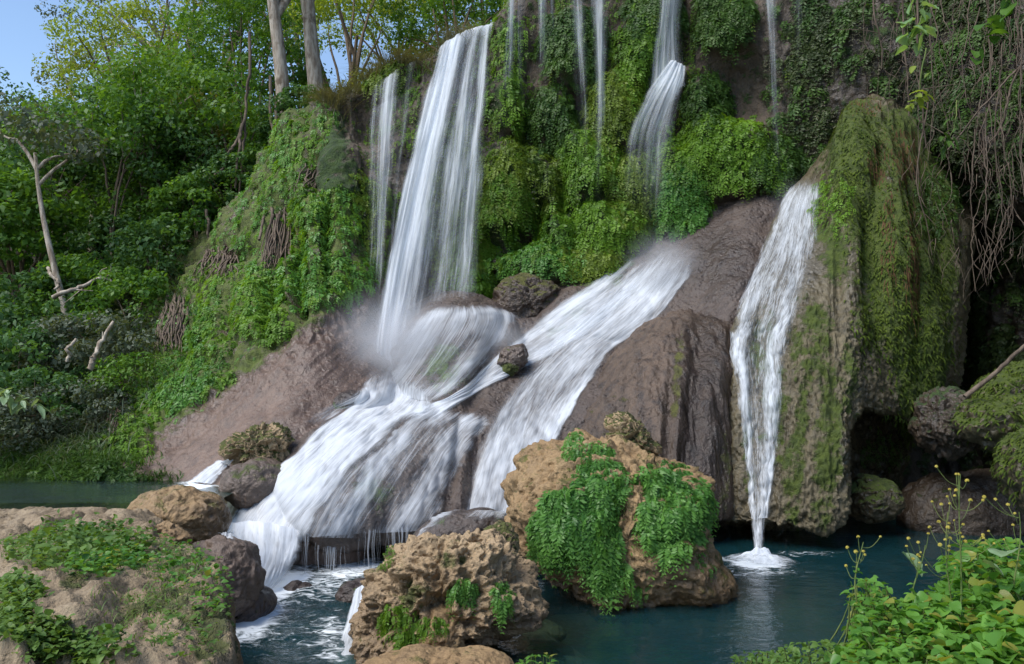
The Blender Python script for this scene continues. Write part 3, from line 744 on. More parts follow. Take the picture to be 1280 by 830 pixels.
sil_boulder("boulder", [(388, 530), (396, 512), (420, 496), (450, 487), (460, 496), (455, 515), (430, 525), (405, 538)],
    16.6, .5, M_APRON, 57, .06, .04, 110, 70, wet=.8, mossf=[(415, 515, 20, 16, 0, .6)], key='wetb', label="dark wet rock island splitting the white water below the tallest fall")
sil_boulder("boulder", [(370, 560), (376, 535), (390, 525), (402, 535), (398, 560), (385, 580)],
    15.9, .35, M_APRON, 58, .05, .03, 90, 60, wet=.8, label="small dark rock right of the jagged mossed boulder, in the spray")
sil_boulder("boulder", [(614, 462), (622, 446), (640, 432), (654, 428), (662, 440), (652, 460), (634, 474), (620, 474)],
    17.95, .35, M_GREY, 59, .10, .05, 110, 70, wet=.8, moss=.3, mossf=[(632, 464, 18, 10, -20, 1.)], label="small rounded rock with a bright moss patch between two white cascades")
sil_boulder("boulder", [(0, 680), (10, 655), (35, 645), (60, 648), (78, 662), (70, 680), (40, 695)], 11.2, .35, M_SAND, 61, .05, .05, 110, 70, freq=1.5, label="pale lumpy rock on the near shore of the small upper pool")
sil_boulder("boulder", [(-60, 690), (-50, 668), (-20, 660), (10, 668), (18, 690), (-10, 705)], 10.6, .4, M_SAND, 62, .05, .04, 100, 60, label="pale flat rock at the left frame edge by the upper pool")
sil_boulder("boulder", [(346, 742), (356, 732), (376, 729), (392, 733), (396, 743), (380, 750), (356, 750)], 12.4, .25, M_APRON, 63, .04, .03, 90, 60, wet=.8, label="half drowned grey rock in the foam before the dripping overhang")
sil_boulder("boulder", [(418, 752), (426, 735), (446, 726), (468, 730), (465, 748), (440, 765)], 11.9, .3, M_APRON, 64, .05, .04, 90, 60, wet=.8, label="wet rock in the gap left of the craggy boulder, water washing round it")
# right recess group
sil_boulder("boulder", [(1148, 520), (1160, 492), (1185, 488), (1210, 500), (1214, 540), (1200, 565), (1172, 575), (1150, 555)], 16.2, .8, M_CLIFF, 71, .16, .10, 160, 110, wet=.6, key='rb1', moss=.45, freq=1.2, label="tall dim brown rock in the shaded recess right of the dome")  # cliff rock and wet value paint the recess's shade into its colour
sil_boulder("boulder", [(1058, 640), (1066, 606), (1085, 594), (1108, 598), (1124, 620), (1122, 642), (1095, 650), (1070, 650)], 16.4, .7, M_DOME, 77, .10, .06, 120, 80, wet=.7, moss=.5, label="low dark tongue of wet rock inside the shadowed undercut of the dome")
sil_boulder("boulder", [(1196, 530), (1205, 508), (1240, 498), (1290, 495), (1320, 510), (1310, 545), (1270, 560), (1225, 558)], 15.2, .8, M_DOME, 72, .08, .08, 140, 80, wet=.3, moss=.8, key='rb2', label="broad shelf of mossy rock under the dead branch on the right")
sil_boulder("boulder", [(1215, 505), (1225, 480), (1255, 466), (1300, 455), (1330, 470), (1330, 500), (1280, 512), (1240, 512)], 15.8, .7, M_DOME, 73, .08, .06, 130, 80, wet=.3, moss=.9, key='rb3', label="highest mossy rock of the right recess, touching the dead branch")
sil_boulder("boulder", [(1256, 560), (1270, 540), (1300, 530), (1340, 540), (1350, 600), (1330, 640), (1290, 650), (1262, 610)], 13.8, .8, M_DOME, 74, .08, .06, 130, 80, wet=.3, moss=1.0, key='rb4', label="green mossed boulder at the right frame edge above the flowering weeds")
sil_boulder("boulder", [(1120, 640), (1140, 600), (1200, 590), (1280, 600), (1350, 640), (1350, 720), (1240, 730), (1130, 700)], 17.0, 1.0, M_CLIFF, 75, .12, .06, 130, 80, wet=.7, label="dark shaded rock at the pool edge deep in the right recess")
sil_boulder("boulder", [(612, 392), (620, 360), (645, 345), (680, 348), (705, 365), (712, 385), (690, 402), (650, 408), (625, 405)], 20.2, .6, M_MID, 76, .08, .08, 130, 80, wet=.5, moss=.5, key='brownb', label="brown rock with a ferny cap between the tall fall and the second cascade")
# rocks on the near left terrace
sil_boulder("boulder", [(-40, 800), (-30, 750), (10, 722), (55, 728), (95, 748), (122, 785), (130, 830), (60, 870), (-20, 860)], 5.9, .5, M_TAN, 81, .07, .09, 200, 120, freq=2.0, moss=.75, key='tr1', mossf=[(90, 760, 26, 16, 30, .8)], label="brown mossed boulder in the bottom left corner of the terrace")
sil_boulder("boulder", [(165, 800), (168, 775), (185, 762), (212, 768), (222, 792), (208, 812), (180, 815)], 6.1, .2, M_SAND, 82, .04, .05, 120, 70, freq=3, moss=.3, label="small pale lump of rock among the leaves near the terrace's drop")
sil_boulder("boulder", [(60, 760), (80, 735), (130, 722), (180, 722), (200, 735), (170, 752), (120, 770), (80, 775)], 6.6, .35, M_SAND, 83, .04, .04, 140, 80, freq=2, label="flat pale worn slab in the middle of the left terrace")
sil_boulder("boulder", [(236, 735), (245, 716), (262, 715), (276, 730), (272, 752), (250, 758)], 7.6, .25, M_TAN, 84, .04, .06, 100, 70, freq=3, moss=.4, label="rusty tan knob of rock at the terrace corner beside the purplish boulder")
sil_boulder("boulder", [(255, 845), (262, 800), (275, 785), (284, 810), (284, 850)], 6.4, .3, M_CRAG, 85, .05, .06, 100, 70, freq=2, moss=.9, label="mossy rock face at the foot of the terrace's drop")
sil_boulder("boulder", [(70, 672), (90, 655), (130, 650), (160, 655), (150, 672), (110, 682)], 10.9, .4, M_SAND, 86, .06, .06, 120, 70, freq=1.5, label="long low pale rock along the near shore of the small upper pool")
# stones seen through the clear shallows
for k, (x, y, z, r) in enumerate([(-.15, 10.6, -3.45, .28), (.25, 10.9, -3.5, .25), (-.05, 11.2, -3.5, .3), (.1, 10.1, -3.6, .25), (.55, 10.4, -3.6, .22), (.3, 11.5, -3.55, .3), (-.3, 11.6, -3.4, .25)]):
    V = []
    th = np.linspace(0, 2 * np.pi, 40, endpoint=False); ph = np.linspace(0, np.pi, 24)
    S = np.stack([np.sin(ph)[:, None] * np.cos(th), np.sin(ph)[:, None] * np.sin(th), np.cos(ph)[:, None] + 0 * th], -1)
    S = S * (r * (1 + .25 * fbm(S * 1.2 + k * 5, 3)))[..., None] * W(1.3, .9, .55)
    o = mesh_obj("stone", S, gfaces(24, 40, True), M_BED, attrs={'moss': 0 * S[..., 0], 'wet': 0 * S[..., 0]}); o.location = (x, y, z)
    tag(o, "pale flat stone lying under the clear shallows beside the fern boulder", "stone", "sunken stones in the shallows")
# ------------------------------------------------------------------ still water
def pool_mat(name, deep, tint, rough=0.06, bscale=3.0, bstr=0.25):
    t = NT(name)
    g = t.geo()
    dep = t.attr('depth')
    fac = t.math('SUBTRACT', 1.0, t.math('POWER', 2.718, t.math('MULTIPLY', dep, -1.05)))
    dif = t.n('ShaderNodeBsdfDiffuse'); dif.inputs[0].default_value = (*deep, 1)
    tp = t.n('ShaderNodeBsdfTransparent'); tp.inputs[0].default_value = (*tint, 1)
    m1 = t.n('ShaderNodeMixShader'); t.l(fac, m1.inputs[0]); t.l(tp.outputs[0], m1.inputs[1]); t.l(dif.outputs[0], m1.inputs[2])
    gl = t.n('ShaderNodeBsdfGlossy'); gl.inputs['Roughness'].default_value = rough; gl.inputs[0].default_value = (1, 1, 1, 1)
    h = t.math('ADD', t.noise(t.geo((1, 2.2, 1)), bscale, 3, 0.5, 0.6), t.math('MULTIPLY', t.noise(g, bscale * 4.5, 3), 0.3))
    ch = t.math('MULTIPLY', t.noise(g, 9.0, 4, 0.6, 1.0), t.math('MULTIPLY', t.attr('churn'), 2.5))
    nb = t.bump(t.math('ADD', h, ch), bstr, 0.06)
    t.l(nb, gl.inputs['Normal'])
    fr = t.n('ShaderNodeFresnel'); fr.inputs[0].default_value = 1.33; t.l(nb, fr.inputs['Normal'])
    m2 = t.n('ShaderNodeMixShader'); t.l(fr.outputs[0], m2.inputs[0]); t.l(m1.outputs[0], m2.inputs[1]); t.l(gl.outputs[0], m2.inputs[2])
    fo = t.n('ShaderNodeBsdfDiffuse'); fo.inputs[0].default_value = (.8, .85, .88, 1)
    fn = t.math('ADD', t.math('MULTIPLY', t.attr('foam'), 1.5), t.math('MULTIPLY', t.math('SUBTRACT', t.noise(t.geo((1, 1.6, 1)), 4.5, 6, 0.65, 1.2), 0.5), 2.6))
    fm = t.math('MULTIPLY', t.ramp(fn, 0.35, 1.1), t.ramp(t.attr('foam'), 0.02, 0.2), clamp=True)
    m3 = t.n('ShaderNodeMixShader'); t.l(fm, m3.inputs[0]); t.l(m2.outputs[0], m3.inputs[1]); t.l(fo.outputs[0], m3.inputs[2])
    t.l(m3.outputs[0], t.out.inputs[0])
    return t.m
def pool(name, x0, x1, y0, y1, z, step, mat, depth_keys, foam, churn, extra=None):
    X, Y = np.meshgrid(np.arange(x0, x1, step), np.arange(y0, y1, step))
    px, py = proj(np.stack([X, Y, X * 0 + z], -1))
    fo = blobs(px, py, foam); cu = blobs(px, py, churn)
    Z = z + .012 * fbm(np.stack([X * 2, Y * 2, X * 0], -1), 3) + .06 * cu * fbm(np.stack([X * 3, Y * 3, X * 0], -1), 3) + .05 * fo * np.abs(fbm(np.stack([X * 5, Y * 5, X * 0 + 4], -1), 3))
    if extra is not None: Z = Z + extra(px, py, X, Y)
    dep = np.clip(z - ground_z(X, Y), 0, 3)
    for k in depth_keys:
        b = BV[k]
        for i in range(0, X.shape[0], 2):
            for j in range(0, X.shape[1], 2):
                h = b.ray_cast(Vector((X[i, j], Y[i, j], z + .02)), Vector((0, 0, -1)))
                if h[0] is not None: dep[i:i + 2, j:j + 2] = np.minimum(dep[i:i + 2, j:j + 2], h[3])
    o = mesh_obj(name, np.stack([X, Y, Z], -1), gfaces(*X.shape), mat, attrs={'depth': dep, 'foam': fo, 'churn': cu})
    tag(o, kind='structure')
    return o
M_POOL = pool_mat("deep teal pool water", (0.007, 0.038, 0.046), (0.70, 0.90, 0.82))
M_UPOOL = pool_mat("grey green pool water", (0.030, 0.050, 0.042), (0.66, 0.80, 0.70), bscale=2.0, bstr=.12)
FOAM = [(948, 704, 34, 10, 0, .95), (1010, 692, 46, 4, 0, .3), (905, 700, 26, 5, 0, .35), (948, 712, 60, 14, 0, .32), (310, 775, 50, 26, -20, .9), (340, 735, 60, 18, -20, 1.), (300, 745, 26, 40, 10, 1.), (440, 712, 60, 14, -8, .6), (390, 730, 60, 26, 0, .40), (415, 800, 26, 40, 10, .45), (365, 790, 80, 40, 0, .22), (500, 705, 50, 8, 0, .5)]
pool("pool_water", -5.2, 14.5, 2.5, 20.5, Z_POOL, .06, M_POOL, ['terrace', 'bank', 'fernrock', 'crag'], FOAM, [(350, 770, 130, 70, 0, 1.0), (948, 706, 70, 14, 0, .6)])
pool("upper_pool_water", -22, -4.35, 10.6, 18.5, Z_UP, .08, M_UPOOL, ['terrace', 'slope'], [(248, 606, 26, 6, 0, .8)], [(248, 606, 30, 8, 0, .3)])

# ------------------------------------------------------------------ falling water
M_FALL = water_mat("falling white water", (5, 19), (0.28, 1.0), 1.0, .95, sharp=.85, haze=.26, warp=.8)
M_LACE = water_mat("lacy white water", (10, 34), (1.1, 4.0), 1.15, 1.15, sharp=.6, haze=.22, warp=.9)
M_DRIP = water_mat("dripping strands", (3, 9), (.3, .6), .5, .4, sharp=.6, haze=.2)
M_VEIL = water_mat("thin falling veil", (6, 22), (0.25, 0.8), 1.25, 1.1, gain=.66, sharp=.9, haze=.18, warp=.8)
M_MISTY = water_mat("misty broken spray", (5, 20), (0.3, 1.0), 1.1, 1.0, gain=.55, sharp=1.0, haze=.30, warp=1.0)
M_CASC = water_mat("cascading white water", (5, 22), (0.6, 2.2), .85, .85, sharp=.45, warp=.7, haze=.45)
M_FILM = water_mat("thin water film on rock", (7, 30), (0.35, 1.4), 1.05, 1.0, gain=.85, sharp=.6, warp=.5, haze=.30)

def sheet_uv(G):
    du = np.linalg.norm(np.diff(G, axis=1), axis=-1); dv = np.linalg.norm(np.diff(G, axis=0), axis=-1)
    wid = du.sum(1); wid = np.maximum(wid, .2)
    U = np.linspace(-.5, .5, G.shape[1])[None] * np.sqrt(wid * wid.mean())[:, None]
    V = np.concatenate([[0], np.cumsum(dv.mean(1))])[:, None] + 0 * U
    return np.stack([U, V], -1)
def smooth(A, n, axis):
    for _ in range(n):
        B = A.copy()
        s = [slice(None)] * A.ndim; a = list(s); b = list(s); c = list(s)
        a[axis] = slice(1, -1); b[axis] = slice(0, -2); c[axis] = slice(2, None)
        B[tuple(a)] = .5 * A[tuple(a)] + .25 * (A[tuple(b)] + A[tuple(c)])
        A = B
    return A
def edge_fall(u, a=.14, b=.14):
    return sstep(0, a, u) * sstep(0, b, 1 - u)
def free_sheet(ctrl, nu, nv, den, wob=.06, seed=0):
    G = spline_grid(np.array([[P(*p) if len(p) == 3 else W(*p[:3]) for p in r] for r in ctrl]), nu, nv)
    u = np.linspace(0, 1, nu)[None] + np.zeros((nv, 1)); v = np.linspace(0, 1, nv)[:, None] + np.zeros((1, nu))
    G = G.copy(); G[..., 1] -= wob * fbm(np.stack([u * 7 + seed, v * 1.5, u * 0 + seed], -1), 3) * 2
    uw = np.clip(u + .09 * fbm(np.stack([u * 3, v * 7 + seed, u * 0 + seed], -1), 4), 0, 1)
    return G, den(uw, v) * (1 + .35 * fbm(np.stack([u * 5, v * 6 + seed, u * 0 + 2], -1), 3))
def hug_sheet(L, R, nu, nv, den, keys, off=.035, seed=0):
    L = cr(np.array(L, float), np.linspace(0, len(L) - 1, nv)); R = cr(np.array(R, float), np.linspace(0, len(R) - 1, nv))
    u = np.linspace(0, 1, nu)[None, :, None]
    pp = L[:, None] * (1 - u) + R[:, None] * u
    loc, _ = cast(keys, pp[..., 0], pp[..., 1])
    d = loc[:, 1].reshape(nv, nu)
    # fill misses, drop jumps
    for ax in (0, 1):
        for it in range(60):
            bad = np.isnan(d)
            if not bad.any(): break
            for s in (1, -1):
                r = np.roll(d, s, ax); bad = np.isnan(d); d[bad] = r[bad]
    d = np.where(np.isnan(d), np.nanmean(d), d)
    d = np.minimum(d, smooth(smooth(d, 8, 0), 4, 1) + .10)
    d = smooth(smooth(d, 2, 0), 2, 1)
    G = np.stack([(pp[..., 0] - CX) / F * d, d, (HY - pp[..., 1]) / F * d], -1)
    N = smooth(smooth(gnormals(G), 6, 0), 6, 1)
    uu = u[..., 0] + np.zeros((nv, 1)); vv = np.linspace(0, 1, nv)[:, None] + np.zeros((1, nu))
    G = G + N * (off + .03 * np.clip(fbm(np.stack([uu * 9 + seed, vv * 3, uu * 0 + seed], -1), 3), -.5, 1))[..., None]
    uw = np.clip(uu + .11 * fbm(np.stack([uu * 3, vv * 8 + seed, uu * 0 + seed], -1), 4), 0, 1)
    return G, den(uw, vv) * (1 + .4 * fbm(np.stack([uu * 5, vv * 7 + seed, uu * 0 + 2], -1), 3))
def water_obj(name, parts, mat, label=None, cat="waterfall", group=None, parent=None):
    """parts: list of (grid, density) sheets moving as one body of water"""
    Vs, Fs, Ds, Us = [], [], [], []; n = 0
    for k, (G, den) in enumerate(parts):
        Vs.append(G.reshape(-1, 3)); Fs.append(gfaces(*G.shape[:2]) + n); n += G.shape[0] * G.shape[1]
        Ds.append(den.ravel()); uv = sheet_uv(G); uv[..., 0] += 37.7 * k; Us.append(uv.reshape(-1, 2))
    o = mesh_obj(name, np.concatenate(Vs), np.concatenate(Fs), mat, parent, {'den': np.concatenate(Ds)}, np.concatenate(Us))
    if label: tag(o, label, cat, group)
    return o
def g1(x, c, w): return np.exp(-((x - c) / w) ** 2)

# 1 the tallest fall
tall = []
for k in range(3):
    dd = -.16 * k
    ctrl = [[(548, 58, 23.2), (566, 50, 23.2), (588, 40, 23.2), (606, 34, 23.2), (620, 31, 23.1)],
            [(544, 66, 22.45 + dd), (562, 54, 22.4 + dd), (584, 42, 22.4 + dd), (604, 36, 22.3 + dd), (618, 33, 22.3 + dd)],
            [(529, 112, 21.9 + dd), (550, 104, 21.9 + dd), (574, 94, 21.8 + dd), (597, 88, 21.8 + dd), (615, 84, 21.8 + dd)],
            [(512, 180, 21.1 + dd), (534, 176, 21.1 + dd), (562, 168, 21.1 + dd), (588, 164, 21.1 + dd), (609, 160, 21.2 + dd)],
            [(494, 262, 20.3 + dd), (516, 260, 20.3 + dd), (548, 256, 20.4 + dd), (579, 252, 20.4 + dd), (604, 250, 20.6 + dd)],
            [(478, 345, 19.5 + dd), (500, 345, 19.5 + dd), (536, 340, 19.8 + dd), (572, 336, 19.9 + dd), (600, 330, 20.0 + dd)],
            [(466, 425, 18.6 + dd), (486, 430, 18.6 + dd), (522, 418, 18.9 + dd), (565, 402, 19.1 + dd), (596, 396, 19.3 + dd)],
            [(462, 480, 17.8 + dd), (486, 490, 17.8 + dd), (520, 480, 18 + dd), (562, 415, 18.6 + dd), (594, 405, 18.9 + dd)]]
    def den(u, v, k=k):
        main = .98 * g1(u, .32 - .14 * v, .19 + .02 * v) * (1 - .30 * v)
        top = sstep(.30, .05, v) * .75 * edge_fall(u, .1, .06)
        right = (.50 * g1(u, .83, .07) + .34 * g1(u, .62, .10) + .14) * sstep(1.15, .3, v)
        left = .30 * g1(u, .12, .08) * v
        return np.clip(np.maximum.reduce([main, top, right, left]) + .12 * sstep(.2, .7, v) - .06 * k, 0, 1) * edge_fall(u, .12, .05) * sstep(-.01, .05, v) * sstep(1, .9, v)
    tall.append(free_sheet(ctrl, 110, 220, den, .07 + .05 * k, 3.3 * k))
water_obj("waterfall", tall, M_FALL, "tallest fall, a broad white sheet pouring from the high lip onto the cascades")

# 2 thin veil on its left
veil = []
for k in range(2):
    dd = -.15 * k
    ctrl = [[(466, 108, 23.0), (484, 96, 23.), (504, 84, 23.), (524, 76, 23.)],
            [(463, 114, 22.3 + dd), (482, 102, 22.2 + dd), (502, 90, 22.2 + dd), (522, 80, 22.2 + dd)],
            [(461, 170, 21.4 + dd), (478, 165, 21.3 + dd), (496, 160, 21.3 + dd), (512, 155, 21.4 + dd)],
            [(460, 250, 20.7 + dd), (474, 250, 20.6 + dd), (488, 245, 20.6 + dd), (500, 240, 20.7 + dd)],
            [(458, 350, 19.8 + dd), (470, 350, 19.7 + dd), (482, 345, 19.7 + dd), (494, 340, 19.8 + dd)],
            [(452, 440, 18.9 + dd), (464, 440, 18.8 + dd), (476, 440, 18.8 + dd), (488, 440, 18.8 + dd)]]
    veil.append(free_sheet(ctrl, 60, 140, lambda u, v: np.clip(.75 * g1(u, .42, .16) + .3 * g1(u, .1, .08) + .25 * g1(u, .85, .1), 0, 1) * sstep(1.0, .35, v) * .85 + .10 * edge_fall(u) * (v > .3), .08, 5 + k))
water_obj("waterfall", veil, M_VEIL, "slender veil of water falling over green ferns just left of the tallest fall")

# 3 veils dropping from the overhang above the frame
def drop(px0, px1, ybot, d0, d1, den, xs=0, label="", n=40, ytop=-105, wob=.08, layers=2, up=None):
    S = []
    for k in range(layers):
        rows = []
        for t in np.linspace(0, 1, 6):
            y = ytop + (ybot - ytop) * t; d = d0 + (d1 - d0) * t - .14 * k
            wd = (px1 - px0) * (.5 + .16 * math.sin(px0 + 5 * t + k))
            cc = (px0 + px1) / 2 + xs * t + 3 * math.sin(px0 * .7 + 4 * t + k)
            rows.append([(cc + wd * (s - .5) * 2.0, y, d + .12 * math.sin(px0 + 6 * t + 3 * s)) for s in (0, .33, .66, 1)])
        rows.insert(0, [(p[0], p[1] - 6, p[2] + .9) for p in rows[0]])
        S.append(free_sheet(rows, n, 120, den, wob, px0 * .1 + k))
    return water_obj("waterfall", S, M_VEIL, label)
fade = lambda v, a=.6: sstep(1.0, a, v)
drop(630, 662, 175, 22.0, 21.2, lambda u, v: (.62 * g1(u, .25, .2) + .35 * g1(u, .75, .15)) * fade(v, .5), label="thin broken veil dripping over ferns right beside the tallest fall's lip")
drop(668, 700, 150, 21.9, 21.1, lambda u, v: (.68 * g1(u, .35, .22) + .5 * g1(u, .85, .1)) * fade(v, .4), label="short twin thread of water, second veil right of the tallest fall")
drop(716, 756, 300, 21.4, 20.2, lambda u, v: (.45 * g1(u, .2, .15) * fade(v, .3) + .75 * g1(u, .72, .12) * fade(v, .4)), label="long thin thread of water dropping over fern mounds midway along the wall", xs=4)
drop(818, 866, 108, 21.4, 20.7, lambda u, v: .60 * edge_fall(u, .35, .35), label="pale upper veil striking a ledge and kicking outward on the wall", xs=-6)
drop(944, 974, 300, 21.1, 20.0, lambda u, v: (.62 * g1(u, .4, .22)) * fade(v, .25), label="faint bluish thread falling in the dark above the dome", xs=24)
drop(990, 1010, 150, 20.9, 20.3, lambda u, v: .42 * g1(u, .5, .25) * fade(v, .2), label="faintest thread of drips, rightmost on the dark wall")
kick = []
for k in range(2):
    dd = -.1 * k
    ctrl = [[(836, 74, 20.7), (848, 78, 20.7), (860, 84, 20.8)], [(822, 90, 20.4 + dd), (842, 94, 20.35 + dd), (860, 98, 20.4 + dd)],
            [(800, 122, 20.0 + dd), (826, 128, 19.95 + dd), (856, 132, 20.1 + dd)], [(780, 168, 19.8 + dd), (812, 172, 19.75 + dd), (852, 178, 19.9 + dd)],
            [(768, 230, 19.7 + dd), (808, 235, 19.6 + dd), (850, 236, 19.8 + dd)], [(764, 318, 19.8 + dd), (806, 318, 19.7 + dd), (848, 318, 19.8 + dd)]]
    kick.append(free_sheet(ctrl, 70, 120, lambda u, v: np.clip(1.0 * sstep(.42, .10, v) * edge_fall(u, .25, .35) + .62 * g1(u, .62, .2) * sstep(1.1, .3, v) + .5 * g1(u, .22, .22) * sstep(1, .3, v), 0, 1) * edge_fall(u, .25, .22), .08, 9 + k))
water_obj("waterfall", kick, M_MISTY, "leaning white spray kicked off a ledge and raining onto the second cascade")

# 4 cascades hugging the travertine
ROCK = ['apron', 'mid', 'dome', 'wetb', 'slope', 'flatwet']
A = ['apron']
def n_(g, a, b): return np.clip(g, a, b)
casc2 = [
 hug_sheet([(838, 296), (780, 340), (735, 385), (682, 432), (632, 482), (600, 537), (577, 597), (568, 645)], [(868, 298), (864, 350), (822, 400), (770, 440), (738, 480), (712, 525), (696, 575), (680, 640)], 110, 200,
   lambda u, v: np.clip(.54 + .30 * g1(u, .55, .3) * sstep(.6, .2, v) + .50 * g1(u, .96, .12) * sstep(.45, .65, v) + .16 * sstep(.55, .9, v) - .12 * g1(v, .52, .12), 0, 1) * edge_fall(u, .22, .08) * sstep(0, .2, v), A, seed=2),
 hug_sheet([(806, 302), (745, 345), (690, 384), (648, 418), (606, 452), (566, 492), (522, 512), (476, 524)], [(850, 312), (800, 372), (750, 412), (705, 440), (660, 462), (612, 484), (575, 508), (530, 545)], 90, 180,
   lambda u, v: np.clip(.56 + .35 * g1(u, .18, .16) + .42 * g1(u, .8, .2) * sstep(.1, .3, v) + .30 * sstep(.6, .9, v), 0, 1) * edge_fall(u, .2, .25) * sstep(0, .2, v) * sstep(1, .85, v), A, seed=3)]
water_obj("waterfall", casc2, M_CASC, "long second cascade sliding diagonally down the smooth rock from the fern wall", cat="cascade")
mound = [hug_sheet([(548, 379), (514, 402), (490, 435), (474, 468), (455, 498), (438, 520)], [(615, 379), (652, 396), (644, 425), (617, 455), (587, 482), (548, 510)], 100, 130,
   lambda u, v: np.clip(.52 * g1(u, .05, .22) + .50 * g1(u, .95, .25) + .4 * sstep(.45, .1, v) + .4 * sstep(.7, 1, v) + .30, 0, 1) * edge_fall(u, .22, .25) * sstep(0, .16, v) * sstep(1, .8, v), A, seed=5)]
water_obj("waterfall", mound, M_FILM, "misty film of water spreading over the round mound at the tallest fall's foot", cat="cascade")
foot = [hug_sheet([(462, 445), (452, 475), (440, 500), (398, 540), (352, 582), (314, 618), (284, 652), (280, 684)], [(545, 470), (548, 495), (545, 515), (505, 535), (462, 575), (432, 615), (402, 655), (385, 676)], 120, 200,
   lambda u, v: np.clip(.90 - .35 * sstep(.72, 1, u) * sstep(.3, .6, v) + .1 * g1(u, .3, .3), 0, 1) * edge_fall(u, .10, .20) * sstep(0, .28, v), ROCK, off=.06, seed=7),
 hug_sheet([(452, 470), (440, 492), (405, 508), (380, 525), (366, 540)], [(466, 480), (462, 500), (440, 512), (420, 526), (392, 540)], 40, 60, lambda u, v: .38 * edge_fall(u, .3, .3) * sstep(1, .6, v) * sstep(0, .3, v), ROCK, seed=8),
 hug_sheet([(300, 610), (284, 625), (272, 645), (268, 668)], [(322, 612), (308, 632), (298, 655), (296, 680)], 30, 50, lambda u, v: .6 * edge_fall(u, .3, .3), ROCK + ['purple'], seed=9)]
run = [[(276, 655, 13.5), (310, 652, 13.3), (345, 655, 13.2), (385, 668, 13.25)], [(274, 684, 12.9), (310, 684, 12.75), (345, 686, 12.7), (378, 694, 12.8)],
       [(272, 715, 12.3), (305, 716, 12.2), (338, 716, 12.15), (366, 714, 12.6)], [(272, 748, 11.7), (298, 746, 11.7), (324, 742, 11.8), (350, 730, 12.35)], [(274, 772, 11.0), (292, 772, 11.0), (312, 766, 11.15), (338, 745, 11.95)]]
foot.append(free_sheet(run, 80, 90, lambda u, v: np.clip(.85 - .35 * v + .2 * g1(u, .2, .3), 0, 1) * edge_fall(u, .12, .15) * sstep(1.0, .7, v), .10, 4))
water_obj("waterfall", foot, M_CASC, "widest white cascade rushing left down to the foaming pool below", cat="cascade")
low = [hug_sheet([(540, 505), (500, 530), (462, 572), (430, 618), (390, 670)], [(632, 520), (606, 545), (580, 590), (560, 628), (543, 662)], 120, 130,
   lambda u, v: np.clip(.30 + .34 * g1(u, .16, .16) + .46 * g1(u, .72, .16) + .25 * sstep(.3, 0, v) - .1 * g1(u, .45, .12), 0, 1) * edge_fall(u, .06, .14) * sstep(0, .15, v), A, seed=11)]
low.append(hug_sheet([(505, 525), (450, 568), (408, 614), (372, 670)], [(550, 525), (505, 575), (472, 620), (452, 672)], 70, 90, lambda u, v: .40 * edge_fall(u, .15, .2) * sstep(0, .25, v), A, seed=12))
def strands(n, f, seed, parts):
    r = np.random.RandomState(seed)
    for k in range(n):
        (x, y0, y1, d, w) = f(r)
        t = np.linspace(0, 1, 12)[:, None]; u = np.linspace(-1, 1, 5)[None]
        G = np.stack([(x - CX) / F * d + u * w * (1 - .45 * t) + .01 * np.sin(t * 7 + k) , d - .015 * np.cos(u * 1.5) + 0 * t - .06 * t, (HY - (y0 + (y1 - y0) * t)) / F * d + 0 * u], -1)
        parts.append((G, (.25 + .6 * r.uniform() ** 2) * (1 - np.abs(u) ** 2) * (1 - .3 * t) * sstep(-.02, .05, t)))
dl = []
strands(80, lambda r: (lambda q: (372 + 175 * q, 662 - 10 * q * q, 716 - 9 * q, 13.25 + .5 * q, .008 + .03 * r.uniform() ** 2))(r.uniform()), 3, dl)
water_obj("drips", dl, M_DRIP, "curtain of thin drips hanging before the dark overhang of the low rounded lip", cat="water drips")
water_obj("waterfall", low, M_FILM, "fine water strands combing over the low rounded lip and dripping past its dark overhang", cat="cascade")

# 5 the narrow fall on the dome
nar = [hug_sheet([(998, 214), (970, 262), (945, 320), (918, 385), (908, 420), (914, 470), (924, 540), (932, 595), (938, 648)], [(1032, 220), (1030, 262), (1024, 330), (1008, 390), (994, 430), (988, 480), (980, 540), (970, 595), (962, 648)], 100, 220,
   lambda u, v: np.clip(.34 * sstep(.42, .12, v) * (1 - .5 * sstep(.55, 1, u)) + .58 * g1(u, .16, .11) * sstep(.2, .4, v) + .52 * g1(u, .72, .13) * sstep(.25, .45, v) + .33 + .2 * sstep(.75, 1, v), 0, 1) * edge_fall(u, .16, .2) * sstep(0, .10, v), ['dome', 'mid', 'apron'], off=.05, seed=13)]
nar.append(free_sheet([[(936, 600, 15.4), (944, 602, 15.25), (953, 602, 15.2), (964, 600, 15.25)], [(938, 656, 14.9), (944, 656, 14.8), (952, 656, 14.75), (960, 656, 14.8)], [(941, 680, 14.5), (945, 680, 14.45), (951, 680, 14.4), (957, 680, 14.45)], [(942, 703, 13.9), (946, 704, 13.85), (951, 704, 13.85), (957, 703, 13.9)]], 50, 60,
   lambda u, v: np.clip(.35 + .5 * g1(u, .4, .3), 0, 1) * edge_fall(u, .3, .3) * sstep(0, .45, v), .03, 6))
water_obj("waterfall", nar, M_LACE, "narrow forked fall running down the olive dome and plunging into the teal pool")
# drips along the dome hem
drip = free_sheet([[(965, 648, 15.1), (1030, 650, 14.85), (1090, 645, 15.2), (1120, 640, 15.9)], [(965, 668, 15.1), (1030, 672, 14.85), (1090, 668, 15.2), (1120, 664, 15.9)], [(965, 690, 15.1), (1030, 694, 14.85), (1090, 690, 15.2), (1120, 686, 15.9)]], 260, 20,
   lambda u, v: np.clip(.34 * pn(np.stack([u * 46, 0 * u, 0 * u], -1)) - .02, 0, 1) * (1 - .4 * v), .01, 2)
water_obj("drips", [drip], M_FILM, "fine drips falling from the ragged hem of the olive dome", cat="water drips")
